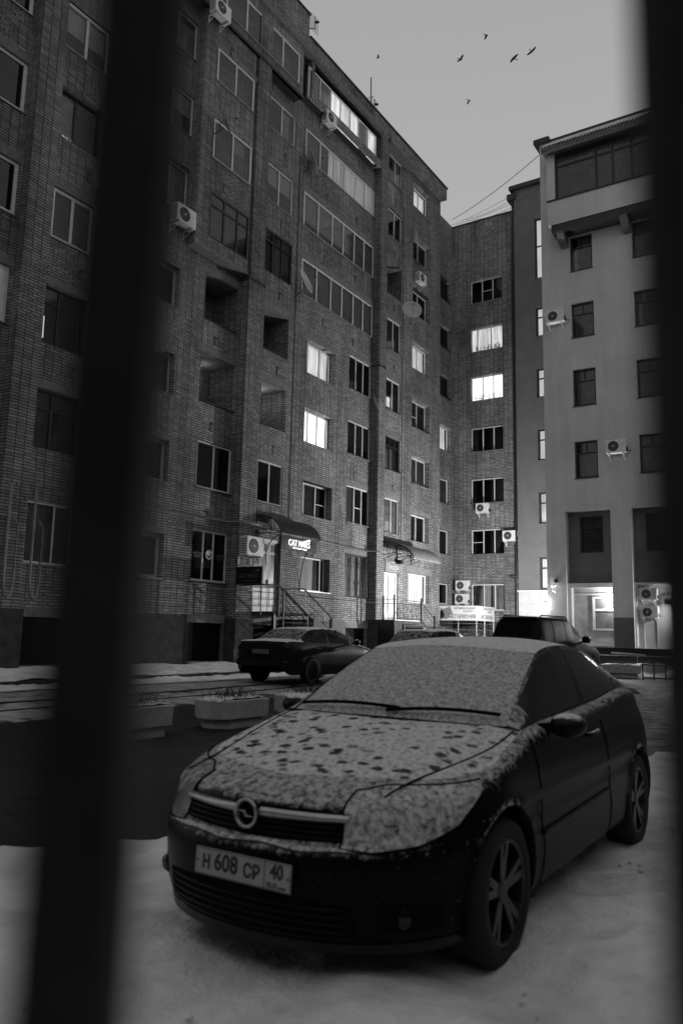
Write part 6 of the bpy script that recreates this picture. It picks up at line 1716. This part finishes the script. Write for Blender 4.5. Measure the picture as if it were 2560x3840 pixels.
# ================================================================== other parked cars (lofted sections; local x forward, y left)
def loft_car(root, st, glass_side, ws, rw, paint='far_paint', sideglass='dark_glass', rearglass='far_glass', frontglass='far_glass'):
    """st: (x, zb, wm, zbelt, wbelt, wroof, zroof); glass_side: x ranges of side glass; ws/rw: x range of windscreen and rear window"""
    xs0 = [s[0] for s in st]
    fs = [cr([(s[0], s[k]) for s in st]) for k in range(1, 7)]
    x0, x1 = min(xs0), max(xs0); N = 84
    X = [x0+(x1-x0)*i/N for i in range(N+1)]
    for r in list(glass_side)+[ws, rw]: X += list(r)
    X = sorted(set(round(x, 4) for x in X))
    parts = {k: MB() for k in ('body', 'side_window', 'rear_window', 'windshield')}
    def sect(x):
        zb, wm, zl, wl, wr, zr = [f(x) for f in fs]
        P = [(wm*.90, zb), (wm*.985, zb+.06), (wm, zb+(zl-zb)*.38), (wm*.995, zb+(zl-zb)*.62), (wm*.975, zb+(zl-zb)*.85), (wl, zl)]
        Q = [(wl+(wr-wl)*t+0.018*sin(pi*t)*(1 if zr-zl > .15 else 0), zl+(zr-0.04-zl)*t) for t in (0.06, 0.5, 0.94)] if zr-zl > 0.06 else [(wl+(wr-wl)*t, zl+(zr-zl)*t*.55) for t in (0.06, .5, .94)]
        R = [(wr*.93, zr-.018 if zr-zl > .06 else zl+(zr-zl)*.7), (wr*.7, zr-.006), (wr*.35, zr), (0, zr+.003)]
        return [(x, y, z) for y, z in P+Q+R]
    S = [sect(x) for x in X]
    nP = 6
    for i in range(len(S)-1):
        xm = (X[i]+X[i+1])/2
        for j in range(len(S[0])-1):
            k = 'body'
            if nP <= j < nP+2 and any(a < xm < b for a, b in glass_side): k = 'side_window'
            if j >= nP+1 and rw[0] < xm < rw[1]: k = 'rear_window'
            if j >= nP+1 and ws[0] < xm < ws[1]: k = 'windshield'
            if j == nP+1 and k in ('rear_window', 'windshield'): k = 'body'
            parts[k].quad(S[i][j], S[i+1][j], S[i+1][j+1], S[i][j+1])
    for e in (0, -1):
        c = S[e]; parts['body'].poly(c+[(c[0][0], 0, c[0][2])])
    for k, mt in (('body', paint), ('rear_window', rearglass), ('windshield', frontglass)):
        m_ = parts[k]
        if not m_.f: continue
        m_.v, m_.f = mirror_faces([tuple(v) for v in m_.v], m_.f)
        m_.build(k, M[mt], root, smooth=True, weld=True)
    m_ = parts['side_window']
    if m_.f:
        for sg in (1, -1):
            q = MB(); q.v = [(x, sg*y, z) for x, y, z in m_.v]; q.f = list(m_.f); q.build('side_window', M[sideglass], root, smooth=True, weld=True)
def arch_discs(root, xs_, y, z, R):
    for x in xs_:
        for sg in (1, -1):
            a = MB(); a.lathe([(R+0.055, 0.0), (R+0.05, 0.012), (R-0.01, 0.004)], (x, sg*y, z), (0, sg, 0), (1, 0, 0), (0, 0, 1), 32); a.build('wheel_arch', M['car_black'], root, smooth=True)
def vplate(root, x, z, y=0.0, w_=0.52, h=0.112, sgn=-1, mt='plate_white'):
    b = MB(); b.box(x, x+sgn*0.008, y-w_/2, y+w_/2, z-h/2, z+h/2); return b.build('licence_plate', M[mt], root)
# --- dark saloon, rear towards the camera
BM = empty('parked_car', (-12.42, 19.35, 0.225), pi/2, label='dark saloon seen from behind, snow on its boot, below the salon stairs', cat='car')
st = [(-3.68, .42, .62, .90, .60, .52, .905), (-3.64, .32, .76, .985, .70, .62, 1.0), (-3.5, .24, .83, 1.035, .755, .66, 1.055), (-3.2, .22, .855, 1.04, .77, .66, 1.075), (-2.95, .22, .868, 1.03, .78, .66, 1.085),
      (-2.7, .20, .87, 1.02, .78, .63, 1.16), (-2.4, .20, .87, 1.0, .78, .60, 1.275), (-2.1, .20, .87, .985, .775, .575, 1.36), (-1.8, .20, .868, .975, .77, .565, 1.40), (-1.3, .20, .868, .965, .765, .565, 1.415),
      (-.85, .20, .866, .955, .765, .57, 1.39), (-.5, .20, .866, .95, .765, .59, 1.31), (-.15, .20, .866, .94, .76, .63, 1.17), (.2, .20, .866, .93, .75, .66, 1.0), (.35, .20, .864, .92, .74, .66, .965), (.7, .22, .85, .86, .73, .60, .90),
      (1.05, .24, .80, .78, .68, .55, .83), (1.25, .30, .70, .70, .60, .48, .73), (1.32, .36, .58, .62, .5, .4, .64)]
st = [((a-0.45 if a >= -2.1 else -2.55+(a+2.1)*0.728),)+tuple(r) for a, *r in st]
loft_car(BM, st, [(-2.88, -1.88), (-1.80, -0.80)], (-1.28, -0.26), (-3.12, -2.58))
BW_ = [0.0, -2.725]
arch_discs(BM, BW_, 0.862, 0.31, 0.31)
for x in BW_:
    for sg in (1, -1): make_wheel(BM, x, sg*0.775, 0.305, sg, 0.315, 0.205, 7, 'far_dark')
for sg in (1, -1):
    b = MB(); b.box(-3.68, -3.47, sg*0.42, sg*0.80, 0.78, 0.93); b.build('tail_light', M['dark_glass'], BM, bevel=0.04)
    b = MB(); b.lathe([(0.0, .09), (.06, .07), (.085, .0), (.06, -.07), (.0, -.09)], (-0.75, sg*0.95, 1.03), (0, sg, 0), (1, 0, 0), (0, 0, 1), 14); m_ = b.build('side_mirror', M['far_paint'], BM, smooth=True)
    b = MB(); b.tube([(-0.75, sg*.76, .98), (-0.75, sg*.9, 1.0)], .022, 6); b.build('mirror_foot', M['far_dark'], m_)
    for xh in (-2.35, -1.25):
        b = MB(); b.tube([(xh, sg*.868, .86), (xh-.02, sg*.885, .865), (xh-.16, sg*.885, .87), (xh-.18, sg*.868, .87)], .012, 5); b.build('door_handle', M['chrome'], BM)
b = MB(); b.box(-3.76, -3.4, -0.80, 0.80, 0.42, 0.60); b.build('bumper', M['far_dark'], BM, bevel=0.07)
b = MB(); b.tube([(-3.7, -.72, .62), (-3.755, -.4, .62), (-3.76, .4, .62), (-3.7, .72, .62)], .014, 6); b.build('bumper_strip', M['far_dark'], BM)
vplate(BM, -3.735, 0.78, mt='sign_grey')
b = MB(); b.tube([(-2.35, 0, 1.40), (-2.42, 0, 1.45), (-2.52, 0, 1.47), (-2.5, 0, 1.40)], .018, 6); b.build('roof_fin', M['far_dark'], BM)
b = MB(); b.box(-3.71, -3.65, 0.86, 0.88, 0.62, 0.80); b.build('side_reflector', M['sign_white'], BM)
# --- small car with snowy rear window between
SM = empty('parked_car', (-10.55, 23.1, 0.20), pi/2, label='small car with snow on its roof, only the top visible over the hatchback', cat='car')
st = [(-3.35, .40, .62, .92, .58, .5, .93), (-3.3, .3, .78, 1.0, .70, .56, 1.06), (-3.15, .24, .83, 1.02, .74, .57, 1.20), (-2.95, .2, .845, 1.02, .75, .56, 1.36), (-2.7, .2, .85, 1.0, .755, .555, 1.43), (-2.2, .2, .85, .98, .755, .56, 1.465),
      (-1.6, .2, .85, .96, .75, .565, 1.47), (-1.2, .2, .85, .95, .75, .575, 1.43), (-.8, .2, .85, .94, .745, .60, 1.31), (-.35, .2, .85, .93, .74, .64, 1.12), (0.0, .2, .85, .91, .73, .64, .97), (.4, .22, .83, .83, .71, .6, .87), (.65, .28, .75, .72, .62, .5, .75), (.75, .35, .6, .62, .5, .4, .64)]
loft_car(SM, st, [(-2.75, -2.3), (-2.24, -1.42), (-1.36, -0.55)], (-1.18, -0.06), (-3.24, -2.82))
arch_discs(SM, (0.0, -2.5), 0.846, 0.30, 0.29)
for x in (0.0, -2.5):
    for sg in (1, -1): make_wheel(SM, x, sg*0.75, 0.29, sg, 0.295, 0.19, 6)
for sg in (1, -1):
    b = MB(); b.box(-3.33, -3.1, sg*0.55, sg*0.74, 0.75, 1.0); b.build('tail_light', M['dark_glass'], SM, bevel=0.04)
    b = MB(); b.lathe([(0.0, .09), (.06, .07), (.085, .0), (.06, -.07), (.0, -.09)], (-0.6, sg*0.92, 1.0), (0, sg, 0), (1, 0, 0), (0, 0, 1), 12); b.build('side_mirror', M['far_paint'], SM, smooth=True)
vplate(SM, -3.36, 0.6)
M['suv_paint'] = simple('suv_paint', 0.008, 0.6, spec=0.12)
M['suv_glass'] = simple('suv_glass', 0.004, 0.35, spec=0.08)
# --- tall dark off-roader
SV = empty('parked_car', (-8.05, 26.34, 0.16), pi/2-radians(6), label='tall black off-road car with roof rails, seen from behind in front of the white annex', cat='car')
st = [(-3.82, .55, .66, 1.06, .66, .58, 1.08), (-3.78, .42, .80, 1.10, .78, .62, 1.22), (-3.7, .36, .86, 1.11, .80, .64, 1.42), (-3.55, .34, .875, 1.11, .805, .645, 1.66), (-3.4, .33, .88, 1.10, .81, .65, 1.735), (-3.1, .33, .885, 1.09, .81, .655, 1.765), (-2.2, .33, .885, 1.08, .81, .66, 1.775),
      (-1.5, .33, .885, 1.07, .81, .66, 1.755), (-1.2, .33, .885, 1.065, .81, .665, 1.68), (-.8, .33, .885, 1.06, .81, .69, 1.46), (-.4, .33, .885, 1.05, .80, .71, 1.20), (-.2, .33, .885, 1.04, .79, .70, 1.12), (.3, .34, .88, .98, .77, .66, 1.06), (.65, .38, .82, .90, .72, .6, .98), (.8, .45, .7, .78, .6, .5, .84)]
loft_car(SV, st, [(-3.35, -2.75), (-2.66, -1.85), (-1.77, -0.98), (-0.93, -0.62)], (-1.32, -0.3), (-3.76, -3.5), paint='suv_paint', rearglass='suv_glass', frontglass='suv_glass', sideglass='suv_glass')
arch_discs(SV, (0.0, -2.67), 0.882, 0.36, 0.35)
for x in (0.0, -2.67):
    for sg in (1, -1): make_wheel(SV, x, sg*0.79, 0.36, sg, 0.36, 0.22, 6)
for sg in (1, -1):
    b = MB(); b.tube([(-3.3, sg*.60, 1.76), (-3.2, sg*.6, 1.82), (-1.6, sg*.62, 1.83), (-1.4, sg*.62, 1.76)], .02, 6); b.build('roof_rail', M['far_dark'], SV)
    b = MB(); b.box(-3.80, -3.6, sg*0.70, sg*0.85, 0.95, 1.25); b.build('tail_light', M['dark_glass'], SV, bevel=0.03)
    b = MB(); b.box(-1.02, -0.80, sg*0.90, sg*1.14, 1.10, 1.30); m_ = b.build('side_mirror', M['far_dark'], SV, bevel=0.06)
    b = MB(); b.tube([(-.9, sg*.8, 1.10), (-.9, sg*.95, 1.15)], .03, 6); b.build('mirror_foot', M['far_dark'], m_)
b = MB(); b.box(-3.56, -3.36, -0.62, 0.62, 1.735, 1.765); b.build('rear_spoiler', M['far_dark'], SV, bevel=0.01)
b = MB(); b.box(-3.52, -2.4, -0.5, 0.5, 1.768, 1.79); b.build('roof_snow', M['snow_roof'], SV, bevel=0.01)
b = MB(); b.box(-3.9, -3.6, -0.8, 0.8, 0.5, 0.68); b.build('bumper', M['far_dark'], SV, bevel=0.05)
vplate(SV, -3.91, 0.82, mt='sign_grey')

SV.matrix_basis = SV.matrix_basis @ Matrix.Diagonal((1.03, 1.0, 1.09, 1))
# tidy helper property
for o in bpy.data.objects:
    if '_w' in o.keys(): del o['_w']
